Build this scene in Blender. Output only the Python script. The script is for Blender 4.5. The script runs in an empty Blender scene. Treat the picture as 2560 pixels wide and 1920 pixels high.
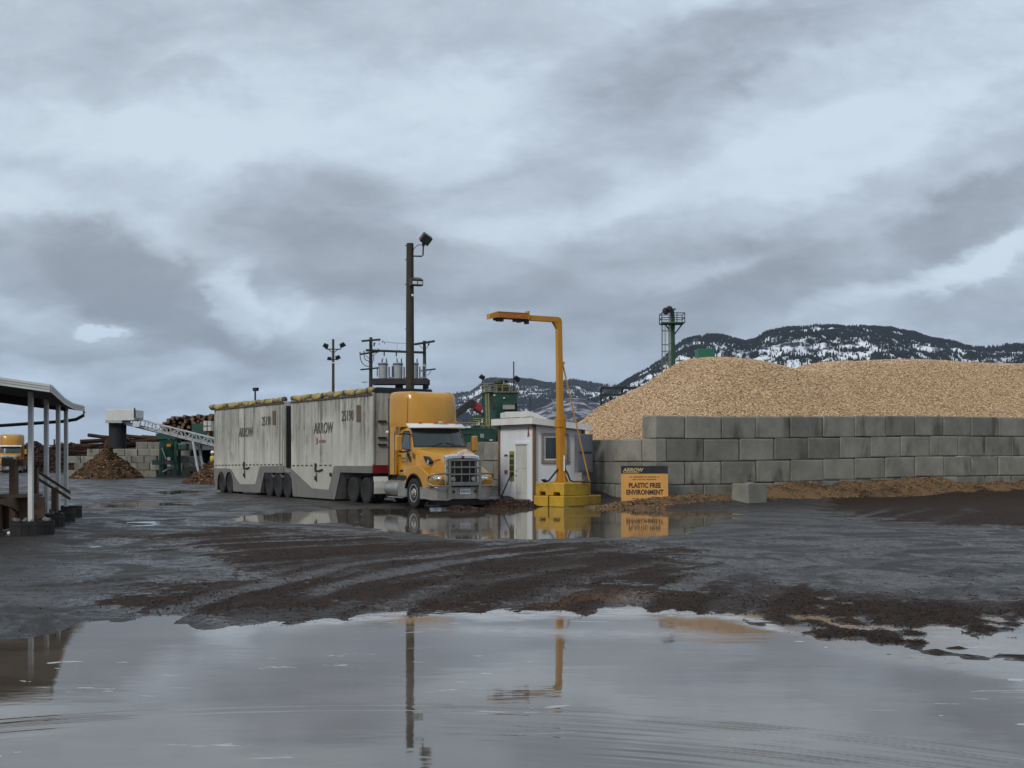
import bpy, bmesh, math, random
import numpy as np
from mathutils import Vector, Matrix, Euler
R = math.radians
random.seed(7)
rng = np.random.default_rng(11)
SC = bpy.context.scene
COL = SC.collection

# ------------------------------------------------------------------ camera, world, sun
EYE, FPX = 1.78, 3200.0
cam = bpy.data.cameras.new("camera")
cam.sensor_fit = 'HORIZONTAL'; cam.sensor_width = 36.0
cam.lens = 36.0 * FPX / 2560.0
cam.shift_y = 180.0 / 2560.0
cam.clip_start = 0.1; cam.clip_end = 60000.0
camo = bpy.data.objects.new("camera", cam); COL.objects.link(camo)
camo.location = (0, 0, EYE); camo.rotation_euler = (R(90), 0, 0)
SC.camera = camo
SC.view_settings.view_transform = 'Standard'; SC.view_settings.look = 'None'
SC.view_settings.exposure = 0.35; SC.view_settings.gamma = 1.0
SC.render.engine = 'CYCLES'
SC.cycles.use_denoising = True
SC.cycles.max_bounces = 6
SC.cycles.diffuse_bounces = 3; SC.cycles.glossy_bounces = 3; SC.cycles.transmission_bounces = 3
SC.cycles.caustics_reflective = False; SC.cycles.caustics_refractive = False
SC.cycles.volume_bounces = 0

SUN_EL, SUN_AZ = R(38), R(215)      # azimuth clockwise from +Y: behind the viewer, to the left
world = bpy.data.worlds.new("World"); SC.world = world
world.use_nodes = True
def build_sky():
    nt = world.node_tree; N = nt.nodes; L = nt.links
    N.clear()
    out = N.new('ShaderNodeOutputWorld'); bg = N.new('ShaderNodeBackground')
    bg.inputs['Strength'].default_value = 0.1
    L.new(bg.outputs[0], out.inputs[0])
    sky = N.new('ShaderNodeTexSky'); sky.sky_type = 'NISHITA'; sky.sun_disc = False
    sky.sun_elevation = SUN_EL; sky.sun_rotation = SUN_AZ
    tc = N.new('ShaderNodeTexCoord')
    sep = N.new('ShaderNodeSeparateXYZ'); L.new(tc.outputs['Generated'], sep.inputs[0])
    def math_(op, a, b=None, c=None, clamp=False):
        m = N.new('ShaderNodeMath'); m.operation = op; m.use_clamp = clamp
        for i, v in enumerate((a, b, c)):
            if v is None: continue
            if isinstance(v, (int, float)): m.inputs[i].default_value = v
            else: L.new(v, m.inputs[i])
        return m.outputs[0]
    x, y, z = sep.outputs
    # cloud-deck coordinates: the direction projected on a flat layer overhead
    zz = math_('ADD', math_('MAXIMUM', z, 0.0), 0.16)
    cx, cy = math_('DIVIDE', x, zz), math_('DIVIDE', y, zz)
    deck = N.new('ShaderNodeCombineXYZ'); L.new(cx, deck.inputs[0]); L.new(cy, deck.inputs[1])
    def noise(vec, scale, detail, rough, dist=0.0, off=(0, 0, 0), sc=(1, 1, 1), rot=0.0):
        mp = N.new('ShaderNodeMapping'); L.new(vec, mp.inputs[0])
        mp.inputs['Location'].default_value = off; mp.inputs['Scale'].default_value = sc
        mp.inputs['Rotation'].default_value = (0, 0, rot)
        n = N.new('ShaderNodeTexNoise'); L.new(mp.outputs[0], n.inputs['Vector'])
        n.inputs['Scale'].default_value = scale; n.inputs['Detail'].default_value = detail
        n.inputs['Roughness'].default_value = rough; n.inputs['Distortion'].default_value = dist
        return n.outputs[0], n.outputs[1]
    big, _ = noise(deck.outputs[0], 0.55, 7, 0.55, 0.5, (3.1, 1.7, 0), (1.0, 1.25, 1), 0.5)
    mid, _ = noise(deck.outputs[0], 1.7, 8, 0.6, 0.25, (8.3, 4.1, 0), (0.8, 1.3, 1), 0.5)
    # tangent coordinates of the forward sky (north half), slightly warped so banks get torn edges
    fy = math_('MAXIMUM', y, 0.05)
    ta, te = math_('DIVIDE', x, fy), math_('DIVIDE', z, fy)
    tan = N.new('ShaderNodeCombineXYZ'); L.new(ta, tan.inputs[0]); L.new(te, tan.inputs[1])
    _, wcol = noise(tan.outputs[0], 7.5, 9, 0.60, 0.2, (2, 5, 0), (0.8, 1.35, 1), -0.3)
    wv = N.new('ShaderNodeVectorMath'); wv.operation = 'MULTIPLY_ADD'
    L.new(wcol, wv.inputs[0]); wv.inputs[1].default_value = (0.17, 0.095, 0)
    sub = N.new('ShaderNodeVectorMath'); sub.operation = 'SUBTRACT'
    L.new(tan.outputs[0], sub.inputs[0]); sub.inputs[1].default_value = (0.085, 0.0475, 0)
    L.new(sub.outputs[0], wv.inputs[2])
    front = math_('MULTIPLY', math_('SUBTRACT', y, 0.3), 2.5, clamp=True)
    total = None
    # banks of cloud: (a, e) centre, half axes, tilt, brightness change
    BL = [(-0.375, .158, .14, .036, -12, -.40), (-.27, .128, .11, .036, -22, -.34), (-0.33, .088, .15, .032, -4, -.30), (-.40,.118,.05,.012,-8,.20),
          (-.150, .182, .100, .052, -10, -.36), (-.06, .150, .13, .026, -16, -.22), (-.03, .078, .26, .026, 0, -.26), (-.16,.085,.10,.02,4,.06),
          (.08, .138, .16, .036, 6, -.26), (.15, .175, .13, .026, 10, -.26), (.27, .152, .15, .028, 20, -.36), (.36, .185, .08, .022, 22, -.30), (.20,.11,.16,.024,4,-.16),
          (.10, .275, .15, .042, 30, -.24), (.20, .33, .14, .03, 26, -.20), (.385, .112, .09, .030, 14, -.34), (.385,.248,.07,.03,26,-.18),
          (-.30, .345, .16, .030, 3, -.16), (-.05,.335,.12,.035,-6,-.16), (-.26,.285,.07,.018,-16,-.14), (-.27,.038,.16,.007,0,-.16), (.0,.052,.3,.010,0,-.14),
          (-.12, .262, .20, .042, 2, .20), (.22, .222, .22, .034, 20, .24), (-.208, .122, .026, .036, -8, .34), (-.30, .26, .12, .03, -8, .14),
          (-.319, .1005, .019, .0046, 3, .55), (-.155,.125,.03,.014,18,.16), (-.02,.150,.05,.014,10,.10), (-.30,.066,.10,.012,4,.22), (-.39,.072,.05,.012,-6,.20), (-.13,.055,.10,.010,3,.14), (.36,.150,.08,.014,20,.20),
          (.31,.128,.10,.012,18,.10), (-.39,.205,.10,.03,-14,.16), (.14,.044,.12,.010,0,.14), (.26,.075,.14,.014,6,.12), (.02,.205,.10,.022,14,.14)]
    for (a, e, ra, re_, tilt, w) in BL:
        mp = N.new('ShaderNodeMapping'); mp.vector_type = 'TEXTURE'
        L.new(wv.outputs[0], mp.inputs[0])
        mp.inputs['Location'].default_value = (a, e, 0); mp.inputs['Rotation'].default_value = (0, 0, R(tilt))
        mp.inputs['Scale'].default_value = (ra * 1.45, re_ * 1.45, 1)
        g = N.new('ShaderNodeTexGradient'); g.gradient_type = 'SPHERICAL'; L.new(mp.outputs[0], g.inputs[0])
        s = N.new('ShaderNodeMapRange'); s.interpolation_type = 'SMOOTHSTEP'
        L.new(g.outputs['Fac'], s.inputs[0]); s.inputs[1].default_value = 0.08; s.inputs[2].default_value = 0.52
        total = math_('MULTIPLY_ADD', s.outputs[0], w, total if total is not None else 0.0)
    b = math_('MULTIPLY_ADD', total, front, 0.74)
    b = math_('ADD', b, math_('MULTIPLY', math_('SUBTRACT', big, 0.5), 0.40))
    b = math_('ADD', b, math_('MULTIPLY', math_('SUBTRACT', mid, 0.5), 0.36))
    fine, _ = noise(tan.outputs[0], 38.0, 8, 0.62, 0.6, (1, 9, 0), (0.6, 1.2, 1), -0.35)
    b = math_('ADD', b, math_('MULTIPLY', math_('MULTIPLY', math_('SUBTRACT', fine, 0.5), 0.32), front))
    low = N.new('ShaderNodeMapRange'); low.interpolation_type = 'SMOOTHSTEP'; L.new(z, low.inputs[0])
    low.inputs[1].default_value = 0.16; low.inputs[2].default_value = 0.03; low.inputs[3].default_value = 0.0; low.inputs[4].default_value = 1.0
    b = math_('MULTIPLY_ADD', low.outputs[0], -0.01, b)
    wsc, _ = noise(tan.outputs[0], 17.0, 9, 0.62, 0.35, (7, 3, 0), (0.55, 1.25, 1), -0.3)
    b = math_('ADD', b, math_('MULTIPLY', math_('MULTIPLY', math_('SUBTRACT', wsc, 0.5), 0.72), front))
    ramp = N.new('ShaderNodeValToRGB'); cr = ramp.color_ramp; cr.interpolation = 'B_SPLINE'
    pts = [(0.0, (2.3, 2.62, 3.05)), (0.28, (2.95, 3.35, 3.9)), (0.5, (3.65, 4.2, 4.88)), (0.75, (4.5, 5.25, 6.0)), (1.0, (5.6, 6.45, 7.25))]
    while len(cr.elements) < len(pts): cr.elements.new(0.5)
    for e, (p, c) in zip(cr.elements, pts): e.position = p; e.color = (*[v / 10 for v in c], 1)
    L.new(b, ramp.inputs[0])
    tint = N.new('ShaderNodeMix'); tint.data_type = 'RGBA'; tint.blend_type = 'MULTIPLY'; L.new(low.outputs[0], tint.inputs[0]); L.new(ramp.outputs[0], tint.inputs[6]); tint.inputs[7].default_value = (.90, .97, 1.06, 1)
    ten = N.new('ShaderNodeVectorMath'); ten.operation = 'SCALE'; L.new(tint.outputs[2], ten.inputs[0]); ten.inputs['Scale'].default_value = 9.6
    # unseen overcast behind the viewer is dimmed to hold down its light on objects
    sd = N.new('ShaderNodeVectorMath'); sd.operation = 'DOT_PRODUCT'; L.new(tc.outputs['Generated'], sd.inputs[0])
    sd.inputs[1].default_value = (math.sin(SUN_AZ) * math.cos(SUN_EL), math.cos(SUN_AZ) * math.cos(SUN_EL), math.sin(SUN_EL))
    back_dim = math_('SUBTRACT', 1.0, math_('MULTIPLY', math_('MAXIMUM', math_('MULTIPLY', y, -1.0), 0.0), 0.25))
    sc2 = N.new('ShaderNodeVectorMath'); sc2.operation = 'SCALE'; L.new(ten.outputs[0], sc2.inputs[0]); L.new(back_dim, sc2.inputs['Scale'])
    mix = N.new('ShaderNodeMix'); mix.data_type = 'RGBA'; mix.inputs[0].default_value = 0.94
    L.new(sky.outputs[0], mix.inputs[6]); L.new(sc2.outputs[0], mix.inputs[7])
    L.new(mix.outputs[2], bg.inputs[0])
build_sky()
sun = bpy.data.lights.new("sun", 'SUN'); sun.energy = 1.5; sun.angle = R(14); sun.color = (1.0, 0.95, 0.87)
suno = bpy.data.objects.new("sun", sun); COL.objects.link(suno)
_sd = Vector((math.sin(SUN_AZ) * math.cos(SUN_EL), math.cos(SUN_AZ) * math.cos(SUN_EL), math.sin(SUN_EL)))
suno.rotation_euler = _sd.to_track_quat('Z', 'Y').to_euler(); suno.location = _sd * 80

# ------------------------------------------------------------------ helpers: materials
def nt_of(name):
    m = bpy.data.materials.new(name); m.use_nodes = True
    return m, m.node_tree.nodes, m.node_tree.links, m.node_tree.nodes['Principled BSDF']
def setspec(b, v): b.inputs['Specular IOR Level'].default_value = v
def tex_noise(N, L, vec, scale, detail=5, rough=.55, sc=None, dist=0):
    if sc is not None:
        mp = N.new('ShaderNodeMapping'); mp.inputs['Scale'].default_value = sc; L.new(vec, mp.inputs[0]); vec = mp.outputs[0]
    n = N.new('ShaderNodeTexNoise'); n.inputs['Scale'].default_value = scale; n.inputs['Detail'].default_value = detail
    n.inputs['Roughness'].default_value = rough; n.inputs['Distortion'].default_value = dist
    L.new(vec, n.inputs['Vector']); return n.outputs['Fac']
def maprange(N, L, v, a, b, c=0., d=1.):
    m = N.new('ShaderNodeMapRange'); m.inputs[1].default_value = a; m.inputs[2].default_value = b
    m.inputs[3].default_value = c; m.inputs[4].default_value = d; L.new(v, m.inputs[0]); return m.outputs[0]
def mathn(N, L, op, a, b):
    m = N.new('ShaderNodeMath'); m.operation = op
    for i, v in enumerate((a, b)):
        if isinstance(v, (int, float)): m.inputs[i].default_value = v
        else: L.new(v, m.inputs[i])
    return m.outputs[0]
def mixc(N, L, f, a, b, mode='MIX'):
    m = N.new('ShaderNodeMix'); m.data_type = 'RGBA'; m.blend_type = mode
    for i, v in ((0, f), (6, a), (7, b)):
        if isinstance(v, (int, float)): m.inputs[i].default_value = v
        elif isinstance(v, tuple): m.inputs[i].default_value = (*v[:3], 1)
        else: L.new(v, m.inputs[i])
    return m.outputs[2]
def objvec(N, L, rnd=False):
    tc = N.new('ShaderNodeTexCoord'); v = tc.outputs['Object']
    if rnd:
        oi = N.new('ShaderNodeObjectInfo'); vm = N.new('ShaderNodeVectorMath'); vm.operation = 'MULTIPLY_ADD'
        cb = N.new('ShaderNodeCombineXYZ')
        for i in range(3): L.new(oi.outputs['Random'], cb.inputs[i])
        L.new(cb.outputs[0], vm.inputs[0]); vm.inputs[1].default_value = (53, 31, 17); L.new(v, vm.inputs[2])
        return vm.outputs[0], oi.outputs['Random']
    return v
def bumpn(N, L, b, h, strength, dist=0.02):
    bp = N.new('ShaderNodeBump'); bp.inputs['Strength'].default_value = strength; bp.inputs['Distance'].default_value = dist
    L.new(h, bp.inputs['Height']); L.new(bp.outputs[0], b.inputs['Normal'])
MATS = {}
def M(name, col, rough=.6, metal=0., var=.18, vs=2.5, bump=0., bs=30, dirt=None, damt=.5, dscale=1.2, dstretch=(1, 1, .25), rnd=False, spec=.5, coat=0):
    if name in MATS: return MATS[name]
    m, N, L, b = nt_of(name)
    v = objvec(N, L, rnd)
    r = None
    if rnd: v, r = v
    n = tex_noise(N, L, v, vs, 6, .6)
    dark = tuple(c * (1 - var) for c in col); lite = tuple(min(1, c * (1 + var)) for c in col)
    c = mixc(N, L, maprange(N, L, n, .3, .7), dark, lite)
    if rnd:
        c = mixc(N, L, 1.0, c, mixc(N, L, r, (.74, .74, .72), (1.12, 1.11, 1.1)), 'MULTIPLY')
    if dirt is not None:
        dn = tex_noise(N, L, v, dscale, 8, .68, dstretch, .3)
        c = mixc(N, L, maprange(N, L, dn, .46, .72, 0, damt), c, dirt)
    L.new(c, b.inputs['Base Color'])
    rn = tex_noise(N, L, v, vs * 3, 4)
    L.new(maprange(N, L, rn, .2, .8, max(.02, rough - .1), min(1, rough + .1)), b.inputs['Roughness'])
    b.inputs['Metallic'].default_value = metal; setspec(b, spec)
    if coat: b.inputs['Coat Weight'].default_value = coat; b.inputs['Coat Roughness'].default_value = .08
    if bump: bumpn(N, L, b, tex_noise(N, L, v, bs, 6, .65), bump)
    MATS[name] = m; return m

# ------------------------------------------------------------------ helpers: meshes and objects
class MB:
    def __init__(s): s.bm = bmesh.new()
    def box(s, c, d, rot=None, taper=None):
        x, y, z = (q / 2 for q in d); vs = []
        for k in (-1, 1):
            t = 1 if (taper is None or k < 0) else taper
            for i, j in ((-1, -1), (1, -1), (1, 1), (-1, 1)):
                p = Vector((i * x * t, j * y * t, k * z))
                if rot is not None: p.rotate(rot if isinstance(rot, Euler) else Euler(rot))
                vs.append(s.bm.verts.new(p + Vector(c)))
        for f in ((3, 2, 1, 0), (4, 5, 6, 7), (0, 1, 5, 4), (1, 2, 6, 5), (2, 3, 7, 6), (3, 0, 4, 7)):
            s.bm.faces.new([vs[i] for i in f])
        return s
    def prism(s, pts, a0, a1, axis='y'):
        def P(u, v, w):
            return {'y': (u, w, v), 'x': (w, u, v), 'z': (u, v, w)}[axis]
        A = [s.bm.verts.new(P(u, v, a0)) for u, v in pts]; B = [s.bm.verts.new(P(u, v, a1)) for u, v in pts]
        s.bm.faces.new(A); s.bm.faces.new(B[::-1]); n = len(pts)
        for i in range(n): s.bm.faces.new((A[i], B[i], B[(i + 1) % n], A[(i + 1) % n]))
        return s
    def loft(s, rings, cap=True, closed=True):
        V = [[s.bm.verts.new(p) for p in r] for r in rings]; n = len(rings[0])
        for a, b in zip(V, V[1:]):
            for i in range(n if closed else n - 1):
                j = (i + 1) % n
                s.bm.faces.new((a[i], a[j], b[j], b[i]))
        if cap and closed: s.bm.faces.new(V[0][::-1]); s.bm.faces.new(V[-1])
        return s
    def cyl(s, p, q, r, r2=None, n=12, cap=True):
        p, q = Vector(p), Vector(q); r2 = r if r2 is None else r2
        qt = (q - p).to_track_quat('Z', 'Y')
        rings = [[c + qt @ Vector((rr * math.cos(2 * math.pi * i / n), rr * math.sin(2 * math.pi * i / n), 0)) for i in range(n)] for c, rr in ((p, r), (q, r2))]
        return s.loft(rings, cap)
    def tube(s, path, r, n=8):
        path = [Vector(p) for p in path]; rings = []
        for i, p in enumerate(path):
            d = (path[min(i + 1, len(path) - 1)] - path[max(i - 1, 0)]).normalized()
            up = Vector((0, 0, 1)) if abs(d.z) < .95 else Vector((1, 0, 0))
            a = d.cross(up).normalized(); b_ = a.cross(d)
            rings.append([p + a * (r * math.cos(2 * math.pi * k / n)) + b_ * (r * math.sin(2 * math.pi * k / n)) for k in range(n)])
        return s.loft(rings)
    def lathe(s, prof, c, axis='y', n=28):
        c = Vector(c); rings = []
        for rad, h in prof:
            ring = []
            for i in range(n):
                t = 2 * math.pi * i / n
                u, v = rad * math.cos(t), rad * math.sin(t)
                ring.append(c + Vector({'y': (u, h, v), 'x': (h, u, v), 'z': (u, v, h)}[axis]))
            rings.append(ring)
        return s.loft(rings, True)
    def grid(s, fn, nu, nv):
        V = [[s.bm.verts.new(fn(i / nu, j / nv)) for j in range(nv + 1)] for i in range(nu + 1)]
        for i in range(nu):
            for j in range(nv): s.bm.faces.new((V[i][j], V[i + 1][j], V[i + 1][j + 1], V[i][j + 1]))
        return s
    def build(s, name, mat, parent=None, bevel=0, smooth=False, recalc=True, seg=2):
        if recalc: bmesh.ops.recalc_face_normals(s.bm, faces=s.bm.faces)
        me = bpy.data.meshes.new(name); s.bm.to_mesh(me); s.bm.free()
        return mesh_obj(name, me, mat, parent, bevel, smooth, seg)
def mesh_obj(name, me, mat, parent=None, bevel=0, smooth=False, seg=2):
    o = bpy.data.objects.new(name, me); COL.objects.link(o)
    if mat is not None: me.materials.append(mat)
    if smooth:
        me.polygons.foreach_set('use_smooth', [True] * len(me.polygons))
        if smooth != 'all':
            me.set_sharp_from_angle(angle=R(38))
    if bevel:
        b = o.modifiers.new('bevel', 'BEVEL'); b.width = bevel; b.segments = seg; b.limit_method = 'ANGLE'; b.angle_limit = R(35)
    if parent is not None: o.parent = parent
    return o
def np_mesh(name, co, faces, mat=None, smooth=True):
    """co: (n,3) array; faces: (m,k) int array with k = 3 or 4"""
    me = bpy.data.meshes.new(name); k = faces.shape[1]
    me.vertices.add(len(co)); me.vertices.foreach_set('co', np.ascontiguousarray(co, dtype=np.float32).ravel())
    me.loops.add(faces.size); me.loops.foreach_set('vertex_index', np.ascontiguousarray(faces, dtype=np.int32).ravel())
    me.polygons.add(len(faces)); me.polygons.foreach_set('loop_start', np.arange(0, faces.size, k, dtype=np.int32))
    me.polygons.foreach_set('loop_total', np.full(len(faces), k, dtype=np.int32))
    me.polygons.foreach_set('use_smooth', np.full(len(faces), smooth))
    me.update(calc_edges=True); me.validate()
    if mat is not None: me.materials.append(mat)
    return me
def grid_faces(nx, ny):
    i = np.arange(nx - 1)[:, None] * ny + np.arange(ny - 1)[None, :]
    return np.stack([i, i + ny, i + ny + 1, i + 1], -1).reshape(-1, 4)
def vattr(me, name, arr):
    a = me.attributes.new(name, 'FLOAT', 'POINT'); a.data.foreach_set('value', np.ascontiguousarray(arr, dtype=np.float32).ravel())
def tag(o, label=None, cat=None, group=None, kind=None):
    if label: o['label'] = label
    if cat: o['category'] = cat
    if group: o['group'] = group
    if kind: o['kind'] = kind
    return o
def thing(name, label, cat, loc=(0, 0, 0), rz=0, group=None):
    o = bpy.data.objects.new(name, None); COL.objects.link(o)
    o.location = loc; o.rotation_euler = (0, 0, rz); o.empty_display_size = .3
    return tag(o, label, cat, group)
def copy_tree(o, parent=None):
    c = o.copy(); COL.objects.link(c)
    if parent is not None: c.parent = parent
    for ch in list(o.children): copy_tree(ch, c)
    return c
def text_part(name, s, size, mat, parent, loc, rot, shear=0, sx=1.0, extr=.004, align='LEFT', bold=0.0):
    cu = bpy.data.curves.new(name, 'FONT'); cu.body = s; cu.size = size; cu.shear = shear; cu.extrude = extr; cu.offset = bold
    cu.align_x = align; cu.resolution_u = 3
    t = bpy.data.objects.new(name + '_curve', cu); COL.objects.link(t)
    dg = bpy.context.evaluated_depsgraph_get(); dg.update()
    me = bpy.data.meshes.new_from_object(t.evaluated_get(dg)); me.name = name
    bpy.data.objects.remove(t); bpy.data.curves.remove(cu)
    me.materials.clear(); me.materials.append(mat)
    o = bpy.data.objects.new(name, me); COL.objects.link(o); o.parent = parent
    o.location = loc; o.rotation_euler = rot; o.scale = (sx, 1, 1)
    return o
def at(u, v, Y):
    """world point that stands Y metres north of the viewer, from a position measured on the 2560x1920 photograph"""
    return Vector(((u - 1280) / FPX * Y, Y, EYE - (v - 1140) * Y / FPX))
def gp(u, v):
    Y = EYE * FPX / (v - 1140); return Vector(((u - 1280) / FPX * Y, Y, 0))

# ------------------------------------------------------------------ numpy noise
def _h(ix, iy, seed):
    n = (ix * 374761393 + iy * 668265263 + seed * 1442695041) & 0xffffffff
    n = ((n ^ (n >> 13)) * 1274126177) & 0xffffffff
    return ((n ^ (n >> 16)) & 0xffff) / 65535.0
def vnoise(x, y, seed=0):
    x = np.asarray(x, float); y = np.asarray(y, float)
    ix = np.floor(x).astype(np.int64); iy = np.floor(y).astype(np.int64)
    fx, fy = x - ix, y - iy
    fx = fx * fx * fx * (fx * (fx * 6 - 15) + 10); fy = fy * fy * fy * (fy * (fy * 6 - 15) + 10)
    a, b, c, d = _h(ix, iy, seed), _h(ix + 1, iy, seed), _h(ix, iy + 1, seed), _h(ix + 1, iy + 1, seed)
    return (a + (b - a) * fx) * (1 - fy) + (c + (d - c) * fx) * fy
def fbm(x, y, seed=0, oct=5, gain=.5):
    t, a, s = 0, 1, 0
    for o in range(oct):
        t = t + a * vnoise(x * 2 ** o + o * 17.3, y * 2 ** o - o * 9.1, seed + o); s += a; a *= gain
    return t / s
def sstep(a, b, x):
    t = np.clip((x - a) / (b - a), 0, 1); return t * t * (3 - 2 * t)
def poly_sd(px, py, poly):
    """signed distance to a polygon, positive inside"""
    d = np.full(px.shape, 1e9); ins = np.zeros(px.shape, bool); n = len(poly)
    for i in range(n):
        (x0, y0), (x1, y1) = poly[i], poly[(i + 1) % n]
        ex, ey = x1 - x0, y1 - y0
        t = np.clip(((px - x0) * ex + (py - y0) * ey) / (ex * ex + ey * ey + 1e-9), 0, 1)
        d = np.minimum(d, np.hypot(px - x0 - t * ex, py - y0 - t * ey))
        c = ((y0 > py) != (y1 > py)) & (px < ex * (py - y0) / (ey + 1e-12) + x0)
        ins ^= c
    return np.where(ins, d, -d)

# ================================================================== GROUND, WATER
S = 1.1573                                   # display pixel -> photo pixel
WALL = Vector((5.08, 45.4, 0)); WR = Vector((.864, .503, 0)); WL = Vector((-.503, .864, 0))
_sh = [(-300, 1400), (0, 1385), (120, 1368), (165, 1345), (300, 1332), (400, 1340), (440, 1364), (560, 1350), (750, 1336), (900, 1326), (1200, 1320),
       (1450, 1318), (1550, 1328), (1650, 1346), (1700, 1366), (1850, 1400), (1950, 1422), (2100, 1436), (2212, 1442), (2600, 1455)]
_shp = [gp(u * S, v * S) for u, v in _sh]
_sx = np.array([p.x / p.y for p in _shp]); _sy = np.array([p.y for p in _shp])
def dpoly(pts): return [tuple(gp(u * S, v * S))[:2] for u, v in pts]
PUD_TRUCK = dpoly([(486, 1121), (560, 1112), (640, 1106), (760, 1100), (860, 1097), (1050, 1094), (1160, 1095), (1330, 1098), (1450, 1101), (1600, 1104), (1560, 1124), (1445, 1157),
                   (1200, 1166), (1000, 1163), (860, 1150), (740, 1131), (620, 1131), (510, 1127)])
PUD_LEFT = [dpoly([(150, 1284), (200, 1272), (320, 1266), (330, 1276), (280, 1286), (230, 1292)]),
            dpoly([(175, 1090), (280, 1084), (420, 1084), (440, 1092), (300, 1098), (200, 1099)]),
            dpoly([(230, 1128), (330, 1124), (440, 1128), (400, 1136), (280, 1138)]),
            dpoly([(160, 1180), (230, 1176), (250, 1180), (200, 1184)]),
            dpoly([(300, 1062), (420, 1056), (470, 1060), (400, 1070), (310, 1072)])]
DEB = dpoly([(290, 1165), (560, 1140), (840, 1172), (1060, 1176), (1330, 1180), (1470, 1200), (1480, 1260), (1570, 1310), (1500, 1318), (1100, 1322), (900, 1328), (600, 1328), (420, 1322), (310, 1306), (330, 1270), (560, 1250), (500, 1200)])
DEB2 = dpoly([(1760, 1085), (1980, 1062), (2300, 1056), (2300, 1140), (2000, 1135), (1850, 1118)])
def bank_h(X, Y):
    dx, dy = X - WALL.x, Y - WALL.y
    d = dx * WR.y - dy * WR.x                 # distance in front of the right wing
    s = dx * WR.x + dy * WR.y
    rise = .27 * sstep(-2.2, 1.0, s) * sstep(3.4, .8, d) * (d > -14)
    rise = rise + .14 * sstep(5, 13, s) * sstep(9, 1.5, d)
    dl = -(dx * WR.x + dy * WR.y)             # distance to the left of the left wing line
    return rise + .22 * sstep(47.4, 48.6, Y) * sstep(-3.5, -1.5, X) * sstep(9, 5, X) * (d < 3)
_tr = random.Random(77)
TRACKS = [(14.5, 13.0, r0 + _tr.uniform(-.25, .25), _tr.uniform(.16, .30), _tr.uniform(.5, 1)) for r0 in np.arange(7.2, 19.5, .62)]
TRACKS2 = [(-40.0, 62.0, r0 + _tr.uniform(-.4, .4), _tr.uniform(.18, .32), _tr.uniform(.4, 1)) for r0 in np.arange(34, 60, 1.3)]
def tracks(X, Y):
    """wheel ruts: grooves with pushed-up shoulders along arcs of turning trucks"""
    gr = np.zeros(X.shape); sh = np.zeros(X.shape)
    wx = (fbm(X * .35, Y * .35, 45, 3) - .5) * .9
    for T, seed, lim in ((TRACKS, 46, 1), (TRACKS2, 47, 0)):
        rho = np.hypot(X - T[0][0], Y - T[0][1]) + wx; ang = np.arctan2(Y - T[0][1], X - T[0][0])
        for i, (cx, cy, r0, w, k) in enumerate(T):
            d = (rho - r0) / w
            m = np.abs(d) < 3
            a = np.zeros(X.shape); a[m] = sstep(.38, .56, fbm(ang[m] * 5 + i * 3.7, rho[m] * .6, seed + i, 3)) * k
            gr = np.maximum(gr, a * np.exp(-d ** 4)); sh = np.maximum(sh, a * np.exp(-((np.abs(d) - 1.35) / .45) ** 2))
    msk = sstep(12.6, 14.5, Y) * sstep(46, 38, Y)
    return gr * msk, sh * msk
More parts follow.
